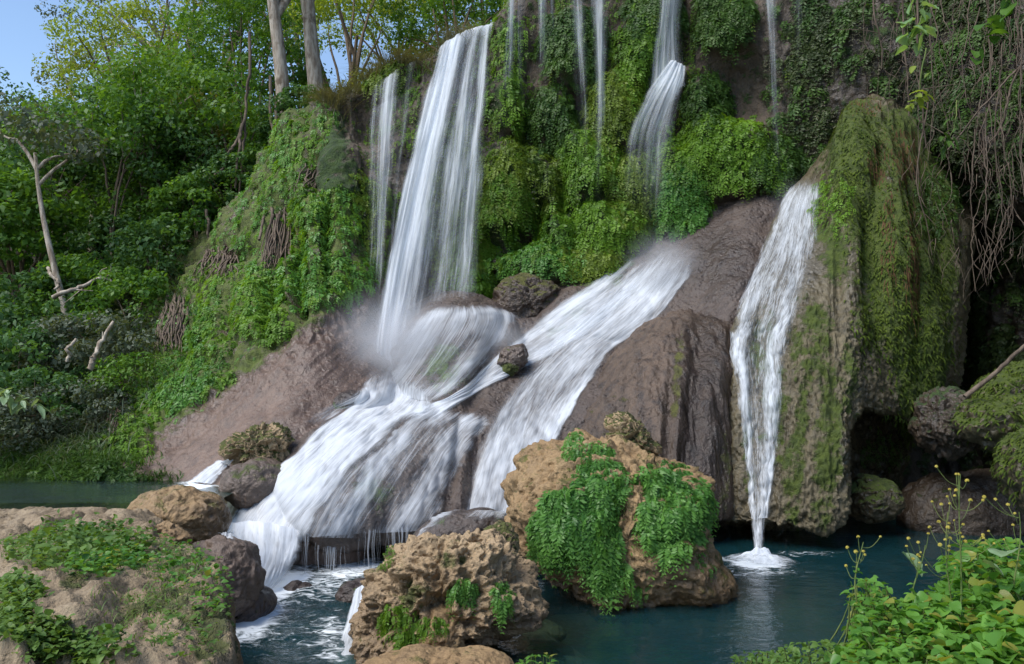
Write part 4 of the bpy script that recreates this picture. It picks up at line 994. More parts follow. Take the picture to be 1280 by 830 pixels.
# 6 small falls
sm = [hug_sheet([(284, 570), (262, 584), (236, 604)], [(294, 576), (284, 590), (270, 606)], 40, 40, lambda u, v: np.clip(.8 * edge_fall(u, .2, .25), 0, 1), ['slope', 'mossb'], off=.05, seed=15)]
water_obj("waterfall", sm, M_CASC, "little white chute spilling into the small upper pool on the left", cat="cascade")
sp = [free_sheet([[(442, 738, 11.4), (452, 732, 11.5), (466, 728, 11.6)], [(436, 760, 10.9), (448, 758, 10.9), (462, 756, 11)], [(425, 795, 10.2), (438, 795, 10.1), (456, 795, 10.1)], [(410, 836, 9.15), (426, 838, 9.1), (446, 838, 9.1)]], 50, 60, lambda u, v: np.clip(.95 - .2 * v, 0, 1) * edge_fall(u, .2, .15), .06, 8)]
water_obj("waterfall", sp, M_CASC, "steep white runnel squeezed against the left side of the craggy boulder", cat="cascade")
fl = [hug_sheet([(560, 640), (545, 646), (528, 662), (512, 684)], [(640, 640), (636, 650), (610, 658), (560, 668)], 60, 50, lambda u, v: np.clip(.55 * g1(u, .05, .10) + .6 * sstep(.5, .1, v) * sstep(.3, .7, u) + .08, 0, 1) * edge_fall(u, .06, .1), ['flatwet', 'apron'], off=.03, seed=16)]
water_obj("waterfall", fl, M_FILM, "bright skim of water curling round the flat wet rock behind the craggy boulder", cat="cascade")
# splash where the narrow fall lands
def splash(px, py, d, r, h, label, seed):
    n = 60; rr = np.linspace(0, 1, 26)[:, None]; th = np.linspace(0, 2 * np.pi, n, endpoint=False)[None]
    c = P(px, py, d); c[2] = Z_POOL
    X = r * rr * np.cos(th); Y = r * rr * np.sin(th) * .9
    Z = h * np.exp(-(rr * 2.2) ** 2) * (1 + .9 * fbm(np.stack([X * 6, Y * 6, X * 0 + seed], -1), 3)) + .03 * np.exp(-((rr - .75) / .12) ** 2) + .01
    o = mesh_obj("splash", np.stack([X, Y, Z], -1), gfaces(26, n, True), M_SPL, attrs={'den': (1 - rr ** 1.5) * .95 + 0 * th}, uv=np.stack([X * .5 + 0 * Y, Y * .5], -1), loc=None)
    o.location = c; tag(o, label, "splash")
M_SPL = water_mat("splash foam", (5, 18), (5, 18), 1.2, 1.1, sharp=.5, haze=.25)
splash(949, 702, 13.97, .62, .20, "white splash ring where the narrow fall hits the teal pool", 2)
# ------------------------------------------------------------------ foliage
L_FERN = leaf_mat("maidenhair fern green", (0.032, 0.105, 0.010), (0.20, 0.36, 0.030), .38)
L_FERNB = leaf_mat("fresh fern green", (0.030, 0.12, 0.018), (0.18, 0.38, 0.07), .35, rough=.4)
L_FERNO = leaf_mat("olive fern green", (0.045, 0.095, 0.010), (0.20, 0.28, 0.025), .35)
L_WALL = leaf_mat("wall growth with painted shade", (0.018, 0.038, 0.010), (0.062, 0.092, 0.022), .25)  # leaf colours lowered and browned to paint in the right wall's shade
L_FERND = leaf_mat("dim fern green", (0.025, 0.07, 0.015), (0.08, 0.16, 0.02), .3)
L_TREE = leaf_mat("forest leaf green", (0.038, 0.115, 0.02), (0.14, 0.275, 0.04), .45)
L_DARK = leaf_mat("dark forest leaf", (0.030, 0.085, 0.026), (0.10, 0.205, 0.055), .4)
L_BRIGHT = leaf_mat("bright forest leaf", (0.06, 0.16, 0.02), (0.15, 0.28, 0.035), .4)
L_YEL = leaf_mat("yellow green leaf", (0.12, 0.20, 0.03), (0.29, 0.37, 0.06), .5)  # yellow green leaf colour, brightened to paint in sunlit treetops
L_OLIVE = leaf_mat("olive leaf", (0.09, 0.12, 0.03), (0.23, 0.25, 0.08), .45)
L_GREY = leaf_mat("grey green leaf", (0.05, 0.075, 0.045), (0.13, 0.16, 0.10), .3)
L_DRY = leaf_mat("dry straw", (0.08, 0.085, 0.045), (0.18, 0.17, 0.10), .25)
L_WEED = leaf_mat("weed leaf", (0.035, 0.13, 0.015), (0.16, 0.34, 0.055), .4, rough=.3, yellow=(.26, .27, .05))
L_LOW = leaf_mat("ground weed leaf", (0.05, 0.12, 0.018), (0.15, 0.25, 0.05), .35)
L_FLOWER = leaf_mat("yellow flower", (0.40, 0.34, 0.05), (0.60, 0.52, 0.12), .3)
B_PALE = bark_mat("pale bark", (0.22, 0.165, 0.12), (0.50, 0.43, 0.35), (0.15, 0.11, 0.075))
B_BROWN = bark_mat("brown bark", (0.11, 0.075, 0.05), (0.20, 0.145, 0.10))
B_VINE = bark_mat("dry vine bark", (0.075, 0.052, 0.036), (0.17, 0.125, 0.09))
B_STEM = bark_mat("green stem", (0.09, 0.14, 0.03), (0.16, 0.19, 0.05))

RNG = np.random.RandomState(5)

def frond_mesh(loc, nor, size, rng, K=8, droop=1.0, width=.22, lift=.35, out=.6, leafw=.55, jit=.8):
    """arching fronds: root points, outward normals, lengths -> leaf quads"""
    N = len(loc)
    o = nor * W(1, 1, .35) + rng.normal(size=(N, 3)) * .45 * jit
    o[:, 2] *= .5
    o /= np.linalg.norm(o, axis=1)[:, None] + 1e-9
    s = np.cross(o, W(0, 0, 1)); s /= np.linalg.norm(s, axis=1)[:, None] + 1e-9
    s = s + rng.normal(size=(N, 3)) * .15
    t = np.linspace(.12, 1, K)
    L = size[:, None, None]
    dr = (droop * rng.uniform(.6, 1.3, N))[:, None, None]
    up = W(0, 0, 1)[None, None]
    tt = t[None, :, None]
    curve = lambda tt: loc[:, None] + L * (o[:, None] * (out * (tt - .25 * tt ** 2)) + up * (lift * tt - dr * 1.0 * tt ** 2))
    p = curve(tt); q = curve(tt + .12)
    tan = q - p; tan /= np.linalg.norm(tan, axis=-1)[..., None] + 1e-9
    wd = width * (np.sin(np.pi * (.12 + .80 * t)) ** .7)[None, :, None] * L
    Vs = []
    for sg in (1, -1):
        d = s[:, None] * sg * .85 + tan * .45 + rng.normal(size=(N, K, 3)) * .15
        d[..., 2] -= .15
        tip = p + d * wd
        mid = p + d * wd * .5
        w = tan * wd * leafw * .5 + rng.normal(size=(N, K, 3)) * wd * .06
        Vs.append(np.stack([p, mid + w, tip, mid - w], 2))
    V = np.stack(Vs, 2)               # N K 2 4 3
    rnd = rng.uniform(0, 1, N)[:, None, None, None] * .6 + .4 * t[None, :, None, None] + np.zeros((N, K, 2, 4))
    V = V.reshape(-1, 3)
    return V, np.arange(len(V)).reshape(-1, 4), rnd.ravel()

def pick(key, weight, n, rng, dsmax=None):
    G, Nn, px, py = PATCH[key]
    du = np.linalg.norm(np.diff(G, axis=1), axis=-1)[:-1]; dv = np.linalg.norm(np.diff(G, axis=0), axis=-1)[:, :-1]
    w = weight[:-1, :-1] * np.minimum(du, .3) * np.minimum(dv, .3)
    c = np.cumsum(w.ravel()); k = np.searchsorted(c, rng.uniform(0, c[-1], n))
    k = np.minimum(k, w.size - 1)
    i, j = np.unravel_index(k, w.shape)
    a, b = rng.uniform(0, 1, (2, n))[..., None]
    return G[i, j] * (1 - a) + G[i + 1, j] * a * .5 + G[i, j + 1] * a * .5, Nn[i, j]

def leaf_quads(c, nrm, size, rng, asp=.5, droop=.0):
    """diamond leaves, folded a little"""
    N = len(c)
    a = np.cross(nrm, rng.normal(size=(N, 3))); a /= np.linalg.norm(a, axis=1)[:, None] + 1e-9
    a[:, 2] -= droop; b = np.cross(nrm, a); s = np.ravel(size)[:, None]
    V = np.stack([c - a * s * .5, c + b * s * asp * .5 + nrm * s * .08, c + a * s * .5, c - b * s * asp * .5 + nrm * s * .08], 1)
    return V.reshape(-1, 3), np.arange(4 * N).reshape(-1, 4)

def leaf_cloud(cent, rad, nper, size, rng, flat=.6, shell=.6):
    N = len(cent) * nper
    d = rng.normal(size=(N, 3)); d /= np.linalg.norm(d, axis=1)[:, None]
    r = rng.uniform(0, 1, N) ** (1 / 3.) * (1 - shell) + shell * rng.uniform(.75, 1, N)
    C = np.repeat(cent, nper, 0); R = np.repeat(rad, nper)
    p = C + d * (r * R)[:, None] * W(1, 1, flat)
    n = d * .5 + W(0, 0, .6) + rng.normal(size=(N, 3)) * .45
    n /= np.linalg.norm(n, axis=1)[:, None]
    V, Fc = leaf_quads(p, n, size * rng.uniform(.6, 1.3, N), rng, .55, .25)
    rn = np.repeat(np.clip(np.repeat(rng.uniform(0, 1, len(cent)), nper) * .6 + rng.uniform(0, .4, N), 0, 1), 4)
    return V, Fc, rn

# ---- ferns on the wall and slope
WHERE = {0: "hugging the right edge of the tallest fall near its lip"}
def fern_thing(key, ell, n, size, mat, label, rng, K=8, **kw):
    G, Nn, px, py = PATCH[key]
    r = math.radians(ell[4]) if len(ell) > 4 else 0
    dx, dy = px - ell[0], py - ell[1]
    x = (dx * math.cos(r) + dy * math.sin(r)) / ell[2]; y = (-dx * math.sin(r) + dy * math.cos(r)) / ell[3]
    ns = fbm(G * 1.7, 3)
    w = sstep(1.25, .75, np.hypot(x, y) + .55 * ns) * sstep(-.55, .1, Nn[..., 2] + .25)
    if w.sum() < 1e-6: return None
    loc, nor = pick(key, w, n, rng)
    V, Fc, rn = frond_mesh(loc, nor, size * rng.uniform(.55, 1.3, n), rng, K, **kw)
    c = loc.mean(0)
    o = mesh_obj("fern_clump", V, Fc, mat, attrs={'rnd': rn}, smooth=False, loc=c)
    tag(o, label, "fern", "fern clumps on the rock")
    return o
FL = ["fern mound touching the upper right edge of the tallest fall", "large fern cushion left of centre on the wall, right beside the tallest fall's middle",
 "fern cushion half behind the tallest fall's right edge", "small fern tuft high between the second and third thin veils", "fern mound under the long thin thread of water",
 "fern mound high on the wall left of the kicked out spray", "broad low fern cushion right above the head of the second cascade", "fern cushion capping the brown rock beside the tall fall",
 "tall fern drape high on the wall just left of the upper pale veil", "small fern tuft in the dark hollow right of the kicked out spray",
 "largest bright fern mound on the wall, right of the kicked out spray", "dim fern tuft behind the faint bluish thread", "fern cushion in the middle of the wall over the dark hollow",
 "fern mound directly left of the kicked out spray", "fern drape at the top of the wall between two thin veils", "fern patch behind the rain of the kicked out spray",
 "fern tuft at the frame's top between the first thin veils", "low fern strip along the upper edge of the second cascade", "scrap of fern beneath the brown rock beside the tall fall",
 "fern drape at the frame's top left of the pale upper veil", "dark fern drape at the frame's top right of the pale upper veil",
 "fern tuft on the lip above the slender left veil", "long fern drape at the outer edge of the left buttress", "fern patch at the buttress top below the pale trunks",
 "fern strip on the buttress beside the slender veil", "fern patch seen through the slender left veil", "fern sheet in the middle of the left buttress",
 "wide fern band at the foot of the left buttress", "fern patch beside the foot of the slender veil", "green ferns glimpsed through the tallest fall", "ferns behind the lower part of the tallest fall"]
for k, f in enumerate(FERNS):
    a = f[2] * f[3]
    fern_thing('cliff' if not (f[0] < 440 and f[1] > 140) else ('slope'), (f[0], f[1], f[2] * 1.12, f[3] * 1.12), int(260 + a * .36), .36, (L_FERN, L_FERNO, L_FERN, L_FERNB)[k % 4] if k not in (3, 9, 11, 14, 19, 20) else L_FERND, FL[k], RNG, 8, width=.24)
SL = ["ferns spilling over the lower end of the left bank", "thick bright fern bank left of the buttress", "fern tongue running down onto the bare brown slab", "ferns under the roots at the buttress foot",
 "fern strip at the upper edge of the bare brown slab", "ferns at the foot of the bank near the small upper pool", "ferns around the grey root mat on the bank", "fern patch low in the middle of the bank",
 "ferns at the left shoulder of the buttress", "ferns draping the buttress crown", "ferns covering the buttress face near the slender veil", "bright fern apron along the buttress foot", "ferns on the buttress edge by the wet rock",
 "sparse ferns above the small upper pool", "low dark growth along the far left bank", "dense ferns over the whole buttress front", "growth along the far shore of the small upper pool", "tuft of green on the bare brown slab", "fern fringe below the root mat"]
for k, f in enumerate(SFERN):
    a = f[2] * f[3]
    fern_thing('slope', (f[0], f[1], f[2] * 1.05, f[3] * 1.05), int(220 + a * .30), .30 if k not in (14, 16) else .4, L_FERNB if k % 3 == 0 else (L_FERN if k not in (14, 16) else L_FERND), SL[k], RNG, 7, width=.26)
def cover(name, key, weight, n, size, mat, K=7, **kw):
    loc, nor = pick(key, weight, n, RNG)
    V, Fc, rn = frond_mesh(loc, nor, size * RNG.uniform(.5, 1.3, n), RNG, K, **kw)
    return tag(mesh_obj(name, V, Fc, mat, attrs={'rnd': rn}, smooth=False), kind='stuff')
G, Nn, px, py = PATCH['cliff']
nz = fbm(G * .9, 4)
up = sstep(-.35, .1, Nn[..., 2])
wall = sstep(.02, .3, nz + .08) * up * sstep(395, 340, py) * sstep(430, 470, px) * sstep(1010, 940, px) * (py > -90)
cover("fern_cover", 'cliff', wall * (1 - .6 * blobs(px, py, [(b[0], b[1], b[2], b[3]) for b in DENTS])), 6000, .26, L_FERN)
right = up * sstep(-.12, .25, nz) * sstep(930, 1000, px) * sstep(420, 350, py) * (px < 1340) * (py > -80)
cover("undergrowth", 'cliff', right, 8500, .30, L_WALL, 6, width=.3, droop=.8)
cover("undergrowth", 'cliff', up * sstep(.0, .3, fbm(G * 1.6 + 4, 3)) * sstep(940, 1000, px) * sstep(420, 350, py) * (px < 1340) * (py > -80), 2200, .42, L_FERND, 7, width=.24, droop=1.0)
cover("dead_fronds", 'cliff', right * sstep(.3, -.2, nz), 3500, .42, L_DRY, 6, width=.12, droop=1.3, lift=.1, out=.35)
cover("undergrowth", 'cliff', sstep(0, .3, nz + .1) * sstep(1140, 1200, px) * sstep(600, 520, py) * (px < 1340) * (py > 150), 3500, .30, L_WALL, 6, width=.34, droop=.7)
G, Nn, px, py = PATCH['slope']
nz = fbm(G * 1.1, 4)
cover("fern_cover", 'slope', sstep(.02, .25, nz) * sstep(20, -25, py - (392 + (440 - px) * .72)) * (1 - blobs(px, py, SROCK)) * sstep(140, 240, px), 4500, .24, L_FERNB, width=.26)
# moss drapery and ferns on the dome
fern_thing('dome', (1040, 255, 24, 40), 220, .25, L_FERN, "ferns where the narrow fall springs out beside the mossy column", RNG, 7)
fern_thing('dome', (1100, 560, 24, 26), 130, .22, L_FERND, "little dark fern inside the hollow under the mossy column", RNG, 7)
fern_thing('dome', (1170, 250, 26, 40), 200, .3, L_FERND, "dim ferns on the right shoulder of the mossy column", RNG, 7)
# trailing stems and dead fronds between the mounds
cover("trailing_stems", 'cliff', wall, 1100, .62, L_FERNO, 10, width=.13, droop=1.25, lift=.15, out=.35)
cover("dead_fronds", 'cliff', wall * sstep(.2, -.2, fbm(PATCH['cliff'][0] * 1.3 + 9, 3)), 900, .40, L_DRY, 7, width=.16, droop=1.3, lift=.05, out=.3)
# ---- near fern boulder
def fern_px(key, ells, n, size, label, rng, mat, K=9, name="fern_clump", **kw):
    px, py = [], []
    tot = sum(e[2] * e[3] for e in ells)
    for e in ells:
        m = int(n * e[2] * e[3] / tot); th = rng.uniform(0, 2 * np.pi, m); r = np.sqrt(rng.uniform(0, 1, m)); a = math.radians(e[4]) if len(e) > 4 else 0
        x, y = e[2] * r * np.cos(th), e[3] * r * np.sin(th)
        px.append(e[0] + x * math.cos(a) - y * math.sin(a)); py.append(e[1] + x * math.sin(a) + y * math.cos(a))
    px, py = np.concatenate(px), np.concatenate(py)
    loc, nor = cast([key] if isinstance(key, str) else key, px, py)
    ok = ~np.isnan(loc[:, 0]); loc, nor = loc[ok], nor[ok]
    V, Fc, rn = frond_mesh(loc, nor, size * rng.uniform(.6, 1.25, len(loc)), rng, K, **kw)
    o = mesh_obj(name, V, Fc, mat, attrs={'rnd': rn}, smooth=False, loc=loc.mean(0))
    return tag(o, label, "fern", "fern clumps on the rock")
kw = dict(width=.23, droop=1.15, lift=.25, out=.5, leafw=.5)
fern_px('fernrock', [(708, 648, 38, 40), (688, 666, 26, 28), (748, 660, 24, 46), (764, 712, 24, 18), (733, 610, 22, 26)], 1150, .34, "big curtain of bright ferns down the left face of the tan boulder", RNG, L_FERNB, **kw)
fern_px('fernrock', [(748, 580, 22, 30), (770, 600, 18, 24)], 330, .26, "narrow fern strip climbing to the top of the tan boulder", RNG, L_FERNB, **kw)
fern_px('fernrock', [(718, 555, 13, 20)], 160, .22, "small fern tuft at the upper left corner of the tan boulder", RNG, L_FERNB, **kw)
fern_px('fernrock', [(840, 600, 44, 22, 15), (828, 645, 28, 46), (852, 644, 30, 40), (880, 630, 18, 20)], 980, .34, "fern mass covering the right shoulder of the tan boulder", RNG, L_FERNB, **kw)
fern_px('fernrock', [(880, 708, 14, 6), (800, 740, 14, 8), (745, 735, 10, 8)], 60, .14, "scattered sprigs of fern low on the tan boulder by the water", RNG, L_FERNB, **kw)
fern_px('crag', [(580, 738, 18, 16)], 110, .18, "small fern tuft in the middle of the craggy boulder", RNG, L_FERNB, **kw)
fern_px('crag', [(628, 745, 11, 20)], 80, .20, "hanging fern sprig on the right of the craggy boulder", RNG, L_FERNB, **kw)
fern_px('crag', [(495, 775, 22, 22), (505, 800, 18, 16)], 150, .18, "dark fern tuft low on the left of the craggy boulder", RNG, L_FERN, **kw)
fern_px(['crag2', 'crag'], [(538, 780, 22, 10)], 90, .14, "fern fringe on the pointed smooth rock", RNG, L_FERN, **kw)
fern_px('crag', [(482, 700, 10, 18, 30)], 130, .16, "bright grassy moss on the upper left edge of the craggy boulder", RNG, L_BRIGHT, width=.1, droop=.6, lift=.6, out=.3)

# ---- trees
def crown_leaves(c, R, H, nclump, nper, size, rng, flat=.55, low=-.4, clr=(.5, 1.0)):
    d = rng.normal(size=(nclump * 3, 3)); d /= np.linalg.norm(d, axis=1)[:, None]
    d = d[d[:, 2] > low][:nclump]
    r = rng.uniform(.45, 1.05, len(d)) ** .6
    cc = c + d * r[:, None] * W(R, R, H)
    return cc, leaf_cloud(cc, rng.uniform(*clr, len(cc)), nper, size, rng, flat)
def tree(name, base, top, R, H, rad, seed, bark, leaf, label, nclump=90, nper=90, size=.16, flat=.55, limbs=9, wob=.35, cat="tree", group="trees above and beside the falls", clr=(.45, .95), low=-.4, crook=1.0, fork=.45):
    rng = np.random.RandomState(seed)
    base, top = np.array(base, float), np.array(top, float)
    root = empty(name, base, label, cat, group)
    b = np.zeros(3); t = top - base
    s = np.linspace(0, 1, 16)
    path = b + t * s[:, None] + wob * np.stack([np.sin(s * 5 + seed) * s, np.cos(s * 4 + seed * 2) * s * .7, 0 * s], -1)
    m = MB(); m.add(*tube(path, rad * (1 - .62 * s) * (1 + .5 * np.exp(-s * 14)), 9))
    cc, (V, Fc, rn) = crown_leaves(path[-1] + W(0, 0, H * .35), R, H, nclump, nper, size, rng, flat, low, clr)
    ix = rng.permutation(len(cc))[:limbs]
    for k in ix:
        s0 = rng.uniform(fork, .95); p0 = path[int(s0 * 15)]
        e = cc[k]; q = np.linspace(0, 1, 9)[:, None]
        mid = np.cumsum(rng.normal(size=(9, 3)) * .09 * crook, 0) * q * (1 - .3 * q)
        pp = p0 + (e - p0) * q + mid + W(0, 0, 1) * .25 * np.sin(q * 3.14) * np.linalg.norm(e - p0) * .4
        m.add(*tube(pp, rad * .42 * (1 - .8 * q[:, 0]) + .008, 6))
    m.build("trunk", bark, None, smooth=True).parent = root
    if len(V):
        mesh_obj("crown", V, Fc, leaf, root, {'rnd': rn}, smooth=False)
    return root
def TB(px, d, dz=0.0):
    x = (px - CX) / F * d
    return W(x, d, float(ground_z(np.array(x), np.array(d))) - .15 + dz)
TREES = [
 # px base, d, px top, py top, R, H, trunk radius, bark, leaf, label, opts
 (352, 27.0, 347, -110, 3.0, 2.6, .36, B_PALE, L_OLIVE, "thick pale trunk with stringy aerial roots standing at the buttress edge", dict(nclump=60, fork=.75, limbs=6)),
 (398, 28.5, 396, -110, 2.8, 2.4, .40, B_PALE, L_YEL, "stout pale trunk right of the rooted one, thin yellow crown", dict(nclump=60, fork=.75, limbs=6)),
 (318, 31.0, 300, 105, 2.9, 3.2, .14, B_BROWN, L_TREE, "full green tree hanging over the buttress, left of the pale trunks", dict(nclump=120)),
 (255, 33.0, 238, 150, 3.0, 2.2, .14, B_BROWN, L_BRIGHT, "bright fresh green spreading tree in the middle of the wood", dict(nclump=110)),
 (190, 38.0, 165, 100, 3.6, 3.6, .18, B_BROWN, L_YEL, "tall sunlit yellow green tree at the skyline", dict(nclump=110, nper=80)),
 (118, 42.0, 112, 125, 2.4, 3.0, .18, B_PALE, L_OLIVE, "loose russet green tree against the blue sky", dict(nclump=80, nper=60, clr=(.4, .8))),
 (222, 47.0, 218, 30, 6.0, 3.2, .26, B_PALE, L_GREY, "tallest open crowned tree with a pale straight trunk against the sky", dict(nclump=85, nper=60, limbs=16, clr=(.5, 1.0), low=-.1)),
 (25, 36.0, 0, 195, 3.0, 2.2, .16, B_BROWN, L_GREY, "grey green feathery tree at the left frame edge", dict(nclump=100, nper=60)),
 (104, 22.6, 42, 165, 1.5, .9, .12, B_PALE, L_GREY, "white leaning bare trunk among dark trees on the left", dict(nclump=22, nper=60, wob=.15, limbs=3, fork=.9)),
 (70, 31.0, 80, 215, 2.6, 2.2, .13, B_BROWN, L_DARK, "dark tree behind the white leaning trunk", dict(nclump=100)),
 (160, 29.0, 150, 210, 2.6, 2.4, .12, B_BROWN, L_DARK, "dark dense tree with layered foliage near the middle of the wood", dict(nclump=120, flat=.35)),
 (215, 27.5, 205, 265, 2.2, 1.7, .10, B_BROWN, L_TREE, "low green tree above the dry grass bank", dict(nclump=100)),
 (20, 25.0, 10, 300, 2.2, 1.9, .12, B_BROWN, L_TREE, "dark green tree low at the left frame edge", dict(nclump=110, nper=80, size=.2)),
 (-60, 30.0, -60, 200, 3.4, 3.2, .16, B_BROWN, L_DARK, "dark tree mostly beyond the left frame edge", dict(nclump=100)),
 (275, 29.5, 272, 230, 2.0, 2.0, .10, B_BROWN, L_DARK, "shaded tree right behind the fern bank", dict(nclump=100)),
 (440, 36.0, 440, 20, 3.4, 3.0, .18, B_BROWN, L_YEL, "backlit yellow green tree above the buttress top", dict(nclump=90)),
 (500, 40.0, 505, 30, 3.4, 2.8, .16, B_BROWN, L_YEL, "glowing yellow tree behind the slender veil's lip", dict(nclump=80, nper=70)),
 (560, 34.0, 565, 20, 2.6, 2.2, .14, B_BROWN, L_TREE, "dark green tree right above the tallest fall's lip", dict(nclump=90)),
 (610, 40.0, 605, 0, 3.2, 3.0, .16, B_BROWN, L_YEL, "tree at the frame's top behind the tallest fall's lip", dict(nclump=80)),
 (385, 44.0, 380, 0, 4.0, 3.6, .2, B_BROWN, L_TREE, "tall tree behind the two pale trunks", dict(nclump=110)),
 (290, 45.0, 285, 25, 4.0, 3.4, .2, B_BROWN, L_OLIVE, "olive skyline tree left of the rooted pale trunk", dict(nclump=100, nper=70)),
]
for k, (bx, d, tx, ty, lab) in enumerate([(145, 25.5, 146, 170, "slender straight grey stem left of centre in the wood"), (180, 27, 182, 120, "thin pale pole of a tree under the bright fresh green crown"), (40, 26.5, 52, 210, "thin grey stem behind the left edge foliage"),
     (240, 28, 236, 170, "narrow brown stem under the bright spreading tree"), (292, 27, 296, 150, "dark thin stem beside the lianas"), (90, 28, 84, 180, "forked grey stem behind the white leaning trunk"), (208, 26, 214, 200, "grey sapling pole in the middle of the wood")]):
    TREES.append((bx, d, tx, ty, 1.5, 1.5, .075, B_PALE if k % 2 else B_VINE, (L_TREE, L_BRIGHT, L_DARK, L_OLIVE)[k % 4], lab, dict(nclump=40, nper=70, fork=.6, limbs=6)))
for k, (bx, d, tx, ty, R, H, r, bk, lf, lab, op) in enumerate(TREES):
    tree("tree", TB(bx, d), P(tx, ty + 25, d + .5), R, H, r, 100 + k, bk, lf, lab, **op)
# ---- shrubs, copies of a few kinds
def shrub_proto(seed, leaf, R, H, nclump, nper, size, flat=.6):
    rng = np.random.RandomState(seed)
    cc, (V, Fc, rn) = crown_leaves(W(0, 0, H * .5), R, H * .75, nclump, nper, size, rng, flat, -.6, (.2, .42))
    m = MB()
    for k in range(6):
        e = cc[k]; q = np.linspace(0, 1, 6)[:, None]
        m.add(*tube(e * q + W(0, 0, .15) * np.sin(q * 3) , .03 * (1 - .7 * q[:, 0]), 5))
    return (V, Fc, rn, leaf), m
def place_shrubs():
    protos = []
    for k, (leaf, R, H, nc, npr, sz) in enumerate([(L_DARK, 1.3, 1.5, 60, 70, .13), (L_TREE, 1.2, 1.4, 60, 70, .13), (L_GREY, 1.4, 1.0, 60, 90, .10), (L_OLIVE, 1.2, 1.3, 50, 70, .12), (L_BRIGHT, 1.0, .9, 50, 60, .12)]):
        (V, Fc, rn, lf), m = shrub_proto(40 + k, leaf, R, H, nc, npr, sz)
        root = empty("shrub", (0, 0, 0), "x", "shrub", "shrubs on the wooded bank")
        a = mesh_obj("foliage", V, Fc, lf, root, {'rnd': rn}, smooth=False)
        b = m.build("stem", B_BROWN); b.parent = root
        protos.append(root)
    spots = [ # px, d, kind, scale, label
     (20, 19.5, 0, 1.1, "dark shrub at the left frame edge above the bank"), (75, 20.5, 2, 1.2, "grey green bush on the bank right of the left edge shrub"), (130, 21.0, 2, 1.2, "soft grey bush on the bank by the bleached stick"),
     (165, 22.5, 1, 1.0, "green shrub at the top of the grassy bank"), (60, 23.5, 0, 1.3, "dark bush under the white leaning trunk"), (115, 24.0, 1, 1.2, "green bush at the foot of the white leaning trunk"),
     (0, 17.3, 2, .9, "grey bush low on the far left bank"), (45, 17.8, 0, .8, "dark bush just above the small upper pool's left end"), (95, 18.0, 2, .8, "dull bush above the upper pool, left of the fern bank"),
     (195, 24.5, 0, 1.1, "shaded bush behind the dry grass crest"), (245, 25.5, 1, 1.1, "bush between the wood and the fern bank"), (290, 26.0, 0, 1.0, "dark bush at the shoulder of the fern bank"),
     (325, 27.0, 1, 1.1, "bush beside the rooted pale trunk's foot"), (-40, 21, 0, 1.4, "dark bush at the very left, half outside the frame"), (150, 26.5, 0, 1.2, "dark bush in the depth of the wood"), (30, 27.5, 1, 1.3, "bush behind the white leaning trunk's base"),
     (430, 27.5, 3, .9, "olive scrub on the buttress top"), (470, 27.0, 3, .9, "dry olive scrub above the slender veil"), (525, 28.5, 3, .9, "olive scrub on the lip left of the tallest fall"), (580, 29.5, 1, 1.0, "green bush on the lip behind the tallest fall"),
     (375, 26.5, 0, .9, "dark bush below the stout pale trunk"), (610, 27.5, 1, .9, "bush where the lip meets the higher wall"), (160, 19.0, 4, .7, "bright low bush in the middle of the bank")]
    seen = set()
    for i, (px, d, k, sc, lab) in enumerate(spots):
        r = protos[k]
        if k in seen:
            c = r.copy(); COL.objects.link(c)
            for ch in list(r.children):
                q = ch.copy(); COL.objects.link(q); q.parent = c
            r = c
        seen.add(k)
        x = (px - CX) / F * d
        z = float(ground_z(np.array(x), np.array(d)))
        h = BV['slope'].ray_cast(Vector((x, d, 20)), Vector((0, 0, -1)))
        h2 = BV['cliff'].ray_cast(Vector((x, d, 30)), Vector((0, 0, -1)))
        for q in (h, h2):
            if q[0] is not None and q[0].z < 12: z = max(z, q[0].z)
        r.location = (x, d, z - .1); r.scale = (sc,) * 3; r.rotation_euler = (0, 0, i * 2.1)
        r['label'] = lab
place_shrubs()
# distant wood as one mass
def wood():
    rng = np.random.RandomState(77)
    n = 2600
    y = rng.uniform(40, 85, n); x = rng.uniform(-75, 22, n) * (y / 60)
    z = ground_z(x, y) + rng.uniform(.3, 6.5, n)
    c = np.stack([x, y, z], -1)
    V, Fc, rn = leaf_cloud(c, rng.uniform(1.0, 2.0, n), 60, .42, rng, .7)
    tag(mesh_obj("far_wood", V, Fc, L_TREE, attrs={'rnd': rn}, smooth=False), kind='stuff')
    n = 900
    x = rng.uniform(-26, -8.0, n); y = rng.uniform(23, 40, n)
    z = ground_z(x, y) + rng.uniform(0, 1.6, n)
    V, Fc, rn = leaf_cloud(np.stack([x, y, z], -1), rng.uniform(.4, .9, n), 60, .17, rng, .7)
    tag(mesh_obj("undergrowth", V, Fc, L_DARK, attrs={'rnd': rn}, smooth=False), kind='stuff')
    n = 420
    x = rng.uniform(-8, 3, n); y = rng.uniform(26.5, 40, n)
    z = ground_z(x, y) + rng.uniform(0, 1.2, n)
    V, Fc, rn = leaf_cloud(np.stack([x, y, z], -1), rng.uniform(.4, .9, n), 60, .17, rng, .7)
    tag(mesh_obj("undergrowth", V, Fc, L_OLIVE, attrs={'rnd': rn}, smooth=False), kind='stuff')
wood()
